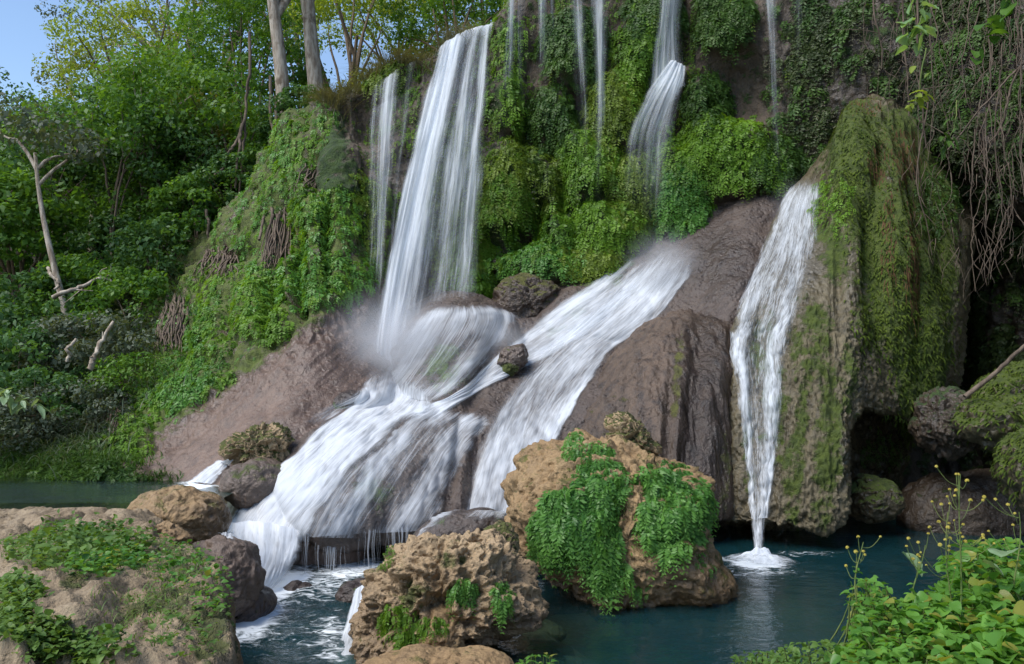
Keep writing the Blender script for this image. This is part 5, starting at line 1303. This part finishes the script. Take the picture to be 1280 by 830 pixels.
# ------------------------------------------------------------------ vines, roots, sticks
def px_path(pts, n=24, wig=.02, seed=0):
    c = np.array([P(*p) for p in pts])
    q = cr(c, np.linspace(0, len(c) - 1, n))
    r = np.random.RandomState(seed)
    w = np.cumsum(r.normal(size=(n, 3)), 0) * wig * np.sin(np.linspace(0, 3.14, n))[:, None]
    return q + w
def wood_thing(name, pts, r0, r1, mat, label, cat, seed, n=28, wig=.02, twigs=0, group=None):
    rng = np.random.RandomState(seed)
    p = px_path(pts, n, wig, seed)
    m = MB(); m.add(*tube(p, np.linspace(r0, r1, n), 7))
    for k in range(twigs):
        i = rng.randint(n // 4, n - 2); e = p[i] + rng.normal(size=3) * W(.35, .15, .3) * (1 + twigs * .02)
        q = np.linspace(0, 1, 7)[:, None]
        m.add(*tube(p[i] * (1 - q) + e * q + .05 * np.sin(q * 3) * rng.normal(size=3), r1 * .7 * (1 - .6 * q[:, 0]), 5))
    o = m.build(name, mat, loc=p.mean(0)); return tag(o, label, cat, group)
wood_thing("branch", [(1206, 496, 15.1), (1222, 482, 15.1), (1248, 460, 15.0), (1272, 440, 14.9), (1300, 418, 14.7), (1340, 392, 14.4)], .045, .03, B_VINE, "dead bare branch slanting across the rocks at the right edge", "branch", 1, wig=.008)
wood_thing("branch", [(112, 462, 18.6), (120, 445, 18.7), (132, 425, 18.8), (142, 402, 18.9)], .07, .035, B_PALE, "bleached stick lying on the grassy bank at the left", "branch", 2, twigs=2)
wood_thing("branch", [(84, 452, 18.9), (90, 436, 18.9), (95, 424, 19)], .045, .03, B_PALE, "short bleached stump of wood left of the bleached stick", "branch", 3)
wood_thing("branch", [(66, 372, 22), (82, 362, 22), (108, 352, 22.2), (126, 346, 22.4), (140, 352, 22.5)], .06, .03, B_PALE, "pale arching branch at the foot of the wood", "branch", 4, twigs=4)
wood_thing("branch", [(60, 335, 23), (66, 345, 22.8), (72, 356, 22.6), (68, 362, 22.5)], .05, .03, B_PALE, "bone white crooked twig in the dark undergrowth", "branch", 5)
wood_thing("branch", [(258, 262, 24.5), (260, 290, 24.4), (263, 322, 24.3)], .045, .035, B_VINE, "slim bare sapling stem above the fern bank", "sapling", 6)
for k, (pts, lab) in enumerate([
   ([(312, 40, 26), (313, 90, 26), (309, 130, 26), (307, 175, 25.8), (302, 215, 25.7), (299, 248, 25.6)], "long liana hanging in front of the shaded wood"),
   ([(306, 150, 25.8), (296, 180, 25.7), (288, 192, 25.6), (280, 212, 25.5), (262, 224, 25.4)], "liana looping left from the long hanging one"),
   ([(303, 155, 25.7), (298, 180, 25.6), (296, 210, 25.5), (294, 235, 25.4)], "thin liana hanging beside the long one"),
   ([(338, 95, 26.3), (337, 150, 26.0), (338, 200, 25.0), (344, 228, 23.5)], "straight aerial root left of the rooted pale trunk"),
   ([(345, 120, 26.3), (344, 170, 25.7), (341, 215, 24.5), (332, 262, 21.4), (324, 300, 20.2)], "aerial root running down over the buttress ferns"),
   ([(352, 140, 26.2), (348, 180, 25.5), (346, 220, 24), (338, 255, 21.6)], "third aerial root under the rooted pale trunk")]):
    wood_thing("liana", pts, .05, .03, B_VINE, lab, "liana", 20 + k, wig=.02)
# root mats draped on the bank
def root_mat(px, py, w, h, n, label, seed, key='slope'):
    rng = np.random.RandomState(seed); m = MB(); allp = []
    for k in range(n):
        x0 = px + rng.uniform(-w, w); ys = np.linspace(py - h * rng.uniform(.5, 1), py + h * rng.uniform(.5, 1), 9)
        xs = x0 + np.cumsum(rng.normal(size=9)) * 2 - np.linspace(0, 10, 9)
        loc, nor = cast([key], xs, ys)
        if np.isnan(loc).any(): continue
        loc = smooth(loc, 2, 0) + nor * .07 * rng.uniform(.5, 1.6)
        m.add(*tube(loc, np.linspace(.026, .010, 9) * rng.uniform(.6, 1.3), 5)); allp.append(loc)
    c = np.concatenate(allp).mean(0)
    return tag(m.build("root_mat", B_VINE, loc=c), label, "roots")
root_mat(222, 408, 18, 36, 46, "grey mat of hanging roots on the bank between fern patches", 31)
root_mat(278, 330, 20, 20, 34, "brown root tangle high on the bank under the wood", 32)
root_mat(352, 300, 12, 40, 34, "dark root curtain down the front of the buttress", 33)
root_mat(395, 225, 14, 20, 26, "tan dead fern roots in the middle of the buttress", 34)
root_mat(138, 520, 24, 26, 30, "reddish roots over bare earth low on the bank", 35)
# vines over the right wall
rng = np.random.RandomState(9)
VN = {0: "long straight vine hanging left of the bright leaf spray", 1: "long pale vine right of the bright leaf spray", 2: "vine crossing diagonally over the right tangle", 3: "second diagonal vine at the far right tangle", 4: "vine dangling above the mossy column"}
VP = [[(1126, -60, 17.6), (1130, 60, 17.8), (1134, 110, 17.9), (1136, 145, 18)], [(1148, -60, 17.3), (1146, 60, 17.5), (1150, 130, 17.7), (1158, 185, 17.8)],
      [(1300, 60, 16), (1262, 95, 16.4), (1222, 135, 16.8), (1184, 188, 17.2)], [(1278, 80, 16.2), (1262, 110, 16.4), (1248, 150, 16.6), (1236, 178, 16.8)], [(1088, -60, 18.6), (1092, 10, 18.7), (1100, 50, 18.8), (1102, 86, 18.9)]]
for k, p in enumerate(VP):
    wood_thing("hanging_vine", p, .022, .014, B_VINE, VN[k], "vine", 60 + k, wig=.012, twigs=3)
for k in range(26):
    x = rng.uniform(1150, 1290); y0 = rng.uniform(-90, 170); L = rng.uniform(110, 290); d = 18.6 - (x - 1120) * .0135 + rng.uniform(-.6, .3)
    wood_thing("hanging_vine", [(x, y0, d), (x + rng.uniform(-10, 10), y0 + L * .35, d), (x + rng.uniform(-16, 16), y0 + L * .7, d + .05), (x + rng.uniform(-24, 24), y0 + L, d + .1)],
               rng.uniform(.007, .018), .005, B_VINE, "thin dry vine hanging among many others over the dark right wall", "vine", 80 + k, wig=.02, twigs=2, group="dry vines over the right wall")
m = MB()
for k in range(460):
    x = rng.uniform(1080, 1340); y = rng.uniform(-60, 330); d = 18.9 - (x - 1120) * .0135 + rng.uniform(-.7, .4)
    if x < 1140 and y > 120: continue
    a = rng.uniform(1.0, 2.1); L = rng.uniform(18, 60)
    dx, dy = math.cos(a) * L * rng.choice([-1, 1]), math.sin(a) * L
    m.add(*tube(px_path([(x, y, d), (x + dx * .4 + rng.uniform(-8, 8), y + dy * .5, d + rng.uniform(-.2, .2)), (x + dx, y + dy, d + rng.uniform(-.3, .3))], 7, .02, k), np.linspace(.007, .003, 7), 4))
tag(m.build("vine_tangle", B_VINE), kind='stuff')

# ------------------------------------------------------------------ grass blades
def blades(loc, nor, L, wid, rng, bend=.6, S=4, side=.35):
    N = len(loc)
    d = nor * .3 + W(0, 0, 1) + rng.normal(size=(N, 3)) * side
    d /= np.linalg.norm(d, axis=1)[:, None]
    h = d * W(1, 1, 0); h /= np.linalg.norm(h, axis=1)[:, None] + 1e-9
    t = np.linspace(0, 1, S + 1)[None, :, None]; L = L[:, None, None]
    p = loc[:, None] + L * (d[:, None] * t + h[:, None] * bend * t ** 2 * .7 - W(0, 0, 1) * bend * t ** 2.4 * .7)
    s = np.cross(d, W(0, 0, 1)); s /= np.linalg.norm(s, axis=1)[:, None] + 1e-9
    w = wid * (1 - t * .85)
    V = np.stack([p - s[:, None] * w, p + s[:, None] * w], 2)
    b = np.arange(N)[:, None] * (2 * S + 2) + np.arange(S)[None] * 2
    Fc = np.stack([b, b + 1, b + 3, b + 2], -1).reshape(-1, 4)
    return V.reshape(-1, 3), Fc, np.repeat(rng.uniform(0, 1, N), 2 * S + 2)
def grass_obj(name, loc, nor, L, wid, mat, rng, **kw):
    V, Fc, rn = blades(loc, nor, L, wid, rng, **kw)
    return mesh_obj(name, V, Fc, mat, attrs={'rnd': rn}, smooth=False)
G, Nn, px, py = PATCH['slope']
loc, nor = pick('slope', blobs(px, py, [(110, 410, 110, 40, -15), (120, 470, 90, 40, 0), (60, 540, 90, 40, 0), (170, 380, 60, 24, -20)]), 9000, rng)
tag(grass_obj("grass", loc, nor, rng.uniform(.4, 1.0, 9000), .010, L_GREY, rng, bend=.9), kind='stuff')
loc, nor = pick('slope', blobs(px, py, [(75, 585, 90, 24, 0), (190, 600, 30, 8, 0)]), 3000, rng)
tag(grass_obj("grass", loc, nor, rng.uniform(.15, .4, 3000), .010, L_FERND, rng, bend=.9), kind='stuff')
G, Nn, px, py = PATCH['cliff']
lip = blobs(px, py, [(440, 108, 40, 26), (500, 84, 40, 14), (560, 56, 40, 10), (415, 125, 30, 22)]) * sstep(.1, .6, Nn[..., 2])
loc, nor = pick('cliff', lip, 3200, rng)
tag(grass_obj("dry_grass", loc, nor, rng.uniform(.3, .9, 3200), .010, L_DRY, rng, bend=.7), kind='stuff')
# brown hair roots on the mossy column and green moss threads below them
G, Nn, px, py = PATCH['dome']
def hang(name, key, weight, n, L, wid, mat, bend=1.9, kind='stuff'):
    loc, nor = pick(key, weight, n, rng)
    Ls = rng.uniform(.5, 1.2, n) * L
    t = np.linspace(0, 1, 4)[None, :, None]; s = np.cross(nor, W(0, 0, 1)); s /= np.linalg.norm(s, axis=1)[:, None] + 1e-9
    p = loc[:, None] + nor[:, None] * (.05 * np.sin(t * 2.2) + .01) - W(0, 0, 1) * Ls[:, None, None] * t + s[:, None] * (rng.normal(size=n) * .04)[:, None, None] * t
    V = np.stack([p - s[:, None] * wid * (1 - .7 * t), p + s[:, None] * wid * (1 - .7 * t)], 2)
    b = np.arange(n)[:, None] * 8 + np.arange(3)[None] * 2
    o = mesh_obj(name, V.reshape(-1, 3), np.stack([b, b + 1, b + 3, b + 2], -1).reshape(-1, 4), mat, attrs={'rnd': np.repeat(rng.uniform(0, 1, n), 8)}, smooth=False)
    return tag(o, kind=kind)
L_MOSS = leaf_mat("hanging moss", (0.028, 0.055, 0.004), (0.095, 0.135, 0.010), .25, rough=.8)
L_HAIR = leaf_mat("brown root hair", (0.07, 0.035, 0.015), (0.17, 0.09, 0.04), .2, rough=.8)
hang("hanging_moss", 'dome', blobs(px, py, [(1075, 205, 40, 90, -6), (1120, 320, 46, 120, -10), (1150, 430, 36, 110, 0), (1165, 320, 28, 100), (1095, 400, 24, 50, 0)]), 5000, .10, .020, L_MOSS)
hang("root_hair", 'dome', blobs(px, py, [(1085, 128, 18, 20), (1100, 200, 14, 26), (1125, 190, 20, 30), (1140, 320, 10, 60), (1110, 290, 8, 60)]), 1600, .40, .008, L_HAIR)
G, Nn, px, py = PATCH['slope']
hang("root_hair", 'slope', blobs(px, py, [(395, 225, 20, 30), (350, 320, 16, 60, 6), (374, 330, 12, 50), (410, 300, 10, 60), (222, 410, 20, 34), (278, 332, 22, 18), (425, 180, 10, 40)]), 1800, .55, .010, L_HAIR)
for key in ('rb2', 'rb3', 'rb4'):
    G, Nn, px, py = PATCH[key]
    hang("hanging_moss", key, sstep(-.5, .2, Nn[..., 2]), 1100, .09, .02, L_MOSS)

# ------------------------------------------------------------------ broad leaved weeds
def broad_leaves(base, dirn, L, wid, rng, droop=.5, nu=3, nv=6, heart=.0):
    """leaf blades with a midrib fold, pointed tip; base point, direction"""
    N = len(base)
    d = dirn / (np.linalg.norm(dirn, axis=1)[:, None] + 1e-9)
    s = np.cross(d, W(0, 0, 1) + rng.normal(size=(N, 3)) * .25); s /= np.linalg.norm(s, axis=1)[:, None] + 1e-9
    up = np.cross(s, d)
    t = np.linspace(0, 1, nv)[None, :, None, None]; a = np.linspace(-1, 1, nu)[None, None, :, None]
    w = (np.sin(np.pi * np.clip(t, 0, 1) ** .72) ** .85 + .02)
    Ls = L[:, None, None, None]; Wd = wid[:, None, None, None] * Ls
    D, S, U = d[:, None, None], s[:, None, None], up[:, None, None]
    dr = (droop * rng.uniform(.4, 1.4, N))[:, None, None, None]
    rip = rng.normal(size=(N, nv, nu, 1)) * .02
    V = base[:, None, None] + Ls * (D * t * (1 - .15 * t) - W(0, 0, 1) * dr * t ** 2 * .6) + S * a * w * Wd * .5 + U * (np.abs(a) * w * Wd * .16 + rip * Ls)
    k = np.arange(nv * nu).reshape(nv, nu)
    q = np.stack([k[:-1, :-1], k[:-1, 1:], k[1:, 1:], k[1:, :-1]], -1).reshape(-1, 4)
    Fc = (np.arange(N)[:, None, None] * nv * nu + q[None]).reshape(-1, 4)
    return V.reshape(-1, 3), Fc, np.repeat(rng.uniform(0, 1, N), nv * nu)
def weed_clump(cx, cy, rx, ry, d, n, L, label, seed, mat=None, key='bank', tall=.22, wid=.75, name="weed"):
    """leafy plants rooted on the ground below a patch of the photo"""
    rng = np.random.RandomState(seed)
    th = rng.uniform(0, 2 * np.pi, n); r = np.sqrt(rng.uniform(0, 1, n))
    qx, qy = cx + rx * r * np.cos(th), cy + ry * r * np.sin(th)
    dd = d + rng.uniform(-.35, .35, n) - (qy - cy) / max(ry, 1) * .25
    tips = np.stack([(qx - CX) / F * dd, dd, (HY - qy) / F * dd], -1)
    c = tips.mean(0)
    root = empty(name, c, label, "weed", None)
    dirn = rng.normal(size=(n, 3)) * W(1, 1, .35) + W(0, -.35, .25)
    V, Fc, rn = broad_leaves(tips - c, dirn, L * rng.uniform(.5, 1.35, n), wid * rng.uniform(.7, 1.15, n), rng)
    mesh_obj("foliage", V, Fc, mat or L_WEED, root, {'rnd': rn})
    m = MB()
    for k in range(min(n, 60)):
        e = tips[k]; b = e + W(rng.normal() * .05, rng.normal() * .05 + .04, -tall * rng.uniform(.8, 1.6)); q = np.linspace(0, 1, 5)[:, None]
        m.add(*tube(b + (e - b) * q + W(.02, 0, 0) * np.sin(q * 3), .0035, 4))
    o = m.build("stem", B_STEM, loc=(0, 0, 0)); o.data.transform(__import__('mathutils').Matrix.Translation(-Vector(c))); o.parent = root
    return root
weed_clump(1240, 715, 60, 40, 4.1, 630, 0.066, "leafy weeds crowning the near bank at the right frame edge", 1)
weed_clump(1200, 770, 70, 40, 3.7, 720, 0.066, "broad leaved weeds in the middle of the near right bank", 2)
weed_clump(1120, 785, 60, 36, 3.6, 630, 0.055, "fine leaved weeds at the left shoulder of the near bank", 3, wid=.6)
weed_clump(1270, 800, 50, 40, 3.4, 450, 0.078, "largest leaved weeds in the bottom right corner", 4, wid=.9)
weed_clump(1030, 822, 70, 20, 3.6, 495, 0.039, "small frilly weeds at the bottom edge left of the near bank", 5, wid=.5, mat=L_LOW)
weed_clump(955, 830, 40, 16, 3.7, 300, 0.035, "tuft of small leaves where the near bank meets the pool", 6, wid=.5, mat=L_LOW)
weed_clump(1085, 748, 26, 26, 3.8, 195, 0.039, "sprig of small round leaves rising left of the flowering stalks", 7, wid=.8)
weed_clump(1150, 820, 110, 24, 3.3, 630, 0.058, "tangled weeds along the bottom frame edge under the flowers", 8)
def big_leaf(px, py, d, L, label, seed, dirv):
    rng = np.random.RandomState(seed); c = P(px, py, d)
    V, Fc, rn = broad_leaves(np.zeros((1, 3)), np.array([dirv], float), np.array([L]), np.array([1.0]), rng, .3, 7, 12)
    o = mesh_obj("leaf", V, Fc, L_GREYL, attrs={'rnd': rn * 0 + .8}); o.location = c
    tag(o, label, "leaf")
L_GREYL = leaf_mat("pale leaf", (0.20, 0.30, 0.16), (0.26, 0.37, 0.20), .3, rough=.35)
big_leaf(1128, 690, 3.75, .13, "single large pale round leaf at the edge of the near weeds", 1, (.25, -.3, -.35))
big_leaf(1258, 690, 3.6, .12, "glossy grey green broad leaf on top of the near bank", 2, (-.5, -.6, .1))
big_leaf(1228, 702, 3.7, .10, "shiny broad leaf left of the grey green one on the near bank", 3, (.5, -.6, -.2))
def flower_stalk(px0, py0, px1, py1, d, heads, label, seed, spread=.09):
    rng = np.random.RandomState(seed); b, e = P(px0, py0, d), P(px1, py1, d)
    root = empty("flowering_weed", b, label, "flower", "yellow flowering weeds on the near bank")
    q = np.linspace(0, 1, 14)[:, None]; main = (e - b) * q + W(.02, .01, 0) * np.sin(q * 4 + seed)
    m = MB(); m.add(*tube(main, .0045 - .0028 * q[:, 0], 6))
    H = np.linalg.norm(e - b)
    for k in range(heads):
        s = rng.uniform(.45, 1.0); p0 = main[int(s * 13)]
        p1 = p0 + W(rng.normal() * spread, rng.normal() * spread * .7, rng.uniform(.02, .10)) * (1.25 - .4 * s)
        pp = p0 + (p1 - p0) * np.linspace(0, 1, 6)[:, None]; pp[:, 2] -= .02 * np.sin(np.linspace(0, 3.14, 6))
        m.add(*tube(pp, .0014, 4))
        # a head: ring of petals round a small boss
        n = 16; dv = rng.normal(size=(n, 3)); dv /= np.linalg.norm(dv, axis=1)[:, None]; dv[:, 2] = np.abs(dv[:, 2])
        r = rng.uniform(.005, .010)
        V, Fc = leaf_quads(p1 + dv * r * .6, dv, np.full(n, r * 1.5), rng, .7)
        mesh_obj("flower_head", V - p1, Fc, L_FLOWER, root, {'rnd': np.repeat(rng.uniform(0, 1, n), 4)}, smooth=False).location = p1
    m.build("stem", B_STEM, loc=(0, 0, 0)).parent = root
    n = 14; ix = rng.randint(0, 9, n)
    V, Fc, rn = broad_leaves(main[ix], rng.normal(size=(n, 3)) * W(1, 1, .3) + W(0, 0, .3), rng.uniform(.03, .06, n), np.full(n, .4), rng, .5)
    mesh_obj("leaves", V, Fc, L_WEED, root, {'rnd': rn})
flower_stalk(1195, 785, 1205, 592, 3.5, 18, "tallest yellow flowering weed on the near right bank", 1, .075)
flower_stalk(1190, 790, 1186, 640, 3.55, 15, "second yellow flowering stalk close beside the tallest one", 2, .06)
flower_stalk(1072, 760, 1076, 678, 3.6, 8, "lone yellow flower stalk at the left end of the near weeds", 3, .035)
flower_stalk(1142, 760, 1152, 682, 3.6, 8, "short yellow flower stalk between the lone and the tallest ones", 4, .04)
flower_stalk(1270, 740, 1272, 640, 3.7, 9, "yellow flowering weed cut by the right frame edge", 5, .06)
# sprout at the bottom edge, ledge in front of the craggy boulder
weed_clump(672, 826, 26, 9, 6.9, 26, .10, "single green sprout poking up at the bottom edge below the craggy boulder", 9, wid=.35, tall=.5)

# ------------------------------------------------------------------ weeds on the left terrace
def low_weeds(ells, n, L, label, seed, mat, tall=.14, flat=1.0, key='terrace', wid=.7):
    rng = np.random.RandomState(seed)
    G, Nn, px, py = PATCH[key]
    w = sstep(.2, .6, blobs(px, py, ells) + .45 * fbm(G * 3.0, 3)) * sstep(.05, .5, blobs(px, py, ells))
    loc, nor = pick(key, w, n, rng)
    loc = loc + nor * (rng.uniform(.0, 1, n) ** 1.2 * tall * (.5 + .8 * np.abs(fbm(loc * 2.2, 2))))[:, None]
    c = loc.mean(0)
    dirn = rng.normal(size=(n, 3)) * W(1, 1, .3) + nor * .5 + W(0, 0, .15)
    V, Fc, rn = broad_leaves(loc - c, dirn, L * rng.uniform(.5, 1.4, n), wid * rng.uniform(.6, 1.1, n), rng, .5, 3, 4)
    o = mesh_obj("weed_patch", V, Fc, mat, attrs={'rnd': rn}); o.location = c
    return tag(o, label, "weeds", "weed patches on the left terrace")
low_weeds([(120, 682, 70, 22), (70, 700, 60, 18)], 3600, .075, "long weed patch across the middle of the left terrace", 11, L_LOW, .25)
low_weeds([(110, 715, 36, 14), (150, 700, 40, 12)], 1100, .065, "bright weeds in front of the cracked rusty rock", 12, L_WEED, .2)
low_weeds([(225, 715, 44, 30), (250, 740, 24, 40)], 3200, .06, "leafy cushion on the outer corner of the left terrace", 13, L_WEED, .16)
low_weeds([(255, 785, 24, 50), (225, 800, 40, 30)], 3400, .055, "leaves hanging down the terrace's drop to the foaming pool", 14, L_LOW, .12)
low_weeds([(60, 800, 40, 30), (20, 770, 30, 40), (110, 815, 50, 20)], 2800, .055, "leafy growth in the bottom left corner", 15, L_LOW, .14)
low_weeds([(180, 760, 40, 22), (150, 690, 24, 10)], 2200, .035, "short sparse turf between the pale patches of the terrace", 16, L_LOW, .05, wid=.4)
G, Nn, px, py = PATCH['terrace']
loc, nor = pick('terrace', sstep(.1, .6, blobs(px, py, [(170, 770, 70, 40), (200, 710, 60, 30), (90, 690, 90, 26)])), 5000, rng)
tag(grass_obj("grass", loc, nor, rng.uniform(.05, .14, 5000), .0035, L_LOW, rng, bend=.8), kind='stuff')
# ------------------------------------------------------------------ leafy sprays from above, right
def spray(pts, leaves, L, label, seed, mat, wid=.75):
    rng = np.random.RandomState(seed); p = px_path(pts, 16, .01, seed); c = p[0].copy(); p = p - c
    root = empty("leafy_vine", c, label, "vine")
    MB().add(*tube(p, np.linspace(.012, .005, 16), 5)).build("stem", B_STEM, loc=(0, 0, 0)).parent = root
    ix = rng.randint(3, 16, leaves)
    V, Fc, rn = broad_leaves(p[ix] + rng.normal(size=(leaves, 3)) * .06, rng.normal(size=(leaves, 3)) * W(1, .6, .3) + W(0, -.3, -.7), L * rng.uniform(.6, 1.2, leaves), np.full(leaves, wid), rng, .3, 5, 8)
    mesh_obj("leaves", V, Fc, mat, root, {'rnd': rn})
L_HI = leaf_mat("pale hanging leaf", (0.16, 0.30, 0.10), (0.30, 0.44, 0.20), .4, rough=.3)  # the large leaves' own pale green
spray([(1165, -60, 9.5), (1158, -10, 9.4), (1150, 25, 9.3), (1136, 52, 9.2)], 22, .20, "spray of large bright leaves dangling into the top right of the view", 3, L_HI)
spray([(1158, 60, 12), (1152, 90, 12), (1147, 115, 12), (1144, 128, 12)], 16, .16, "yellow leaved sprig hanging below the bright leaf spray", 4, L_YEL, .5)
spray([(1290, -60, 9), (1268, -10, 9), (1240, 25, 9.2), (1226, 64, 9.4)], 20, .2, "dim leafy spray in the top right corner", 6, L_TREE)
spray([(1196, 125, 15), (1192, 150, 15), (1186, 175, 15), (1180, 196, 15)], 26, .22, "dim fern like frond hanging on the right wall", 7, L_FERND, .3)
spray([(0, 485, 12), (12, 492, 12), (26, 498, 12), (38, 506, 12)], 20, .25, "pale blue green leaves at the left frame edge over the upper pool", 8, L_GREYL, .35)

# ------------------------------------------------------------------ spray mist at the foot of the tallest fall
def mist(px, py, d, r, dens, name="mist"):
    t = NT("spray mist")
    tc = t.n('ShaderNodeTexCoord'); le = t.n('ShaderNodeVectorMath', operation='LENGTH'); t.l(tc.outputs['Object'], le.inputs[0])
    f = t.ramp(le.outputs['Value'], 0.15, 1.0, 1.0, 0.0)
    nz = t.ramp(t.noise(tc.outputs['Object'], 2.2, 3), .3, .7, .45, 1.2, False)
    v = t.n('ShaderNodeVolumePrincipled'); v.inputs['Color'].default_value = (.93, .95, 1, 1); v.inputs['Anisotropy'].default_value = 0.0
    t.l(t.math('MULTIPLY', t.math('MULTIPLY', t.math('MULTIPLY', f, f), nz), dens), v.inputs['Density'])
    t.l(v.outputs[0], t.out.inputs['Volume'])
    th = np.linspace(0, 2 * np.pi, 32, endpoint=False); ph = np.linspace(0, np.pi, 18)
    S = np.stack([np.sin(ph)[:, None] * np.cos(th), np.sin(ph)[:, None] * np.sin(th), np.cos(ph)[:, None] + 0 * th], -1)
    o = mesh_obj(name, S, gfaces(18, 32, True)[:, ::-1], t.m); o.location = P(px, py, d); o.scale = r
    tag(o, kind='stuff')
mist(492, 440, 17.9, (2.0, 1.2, 1.8), 1.6)
mist(600, 430, 18.4, (2.2, .9, .9), .8)
mist(830, 330, 19.4, (1.3, .8, 1.1), .9)
mist(1000, 260, 18.8, (.9, .6, .9), .7)
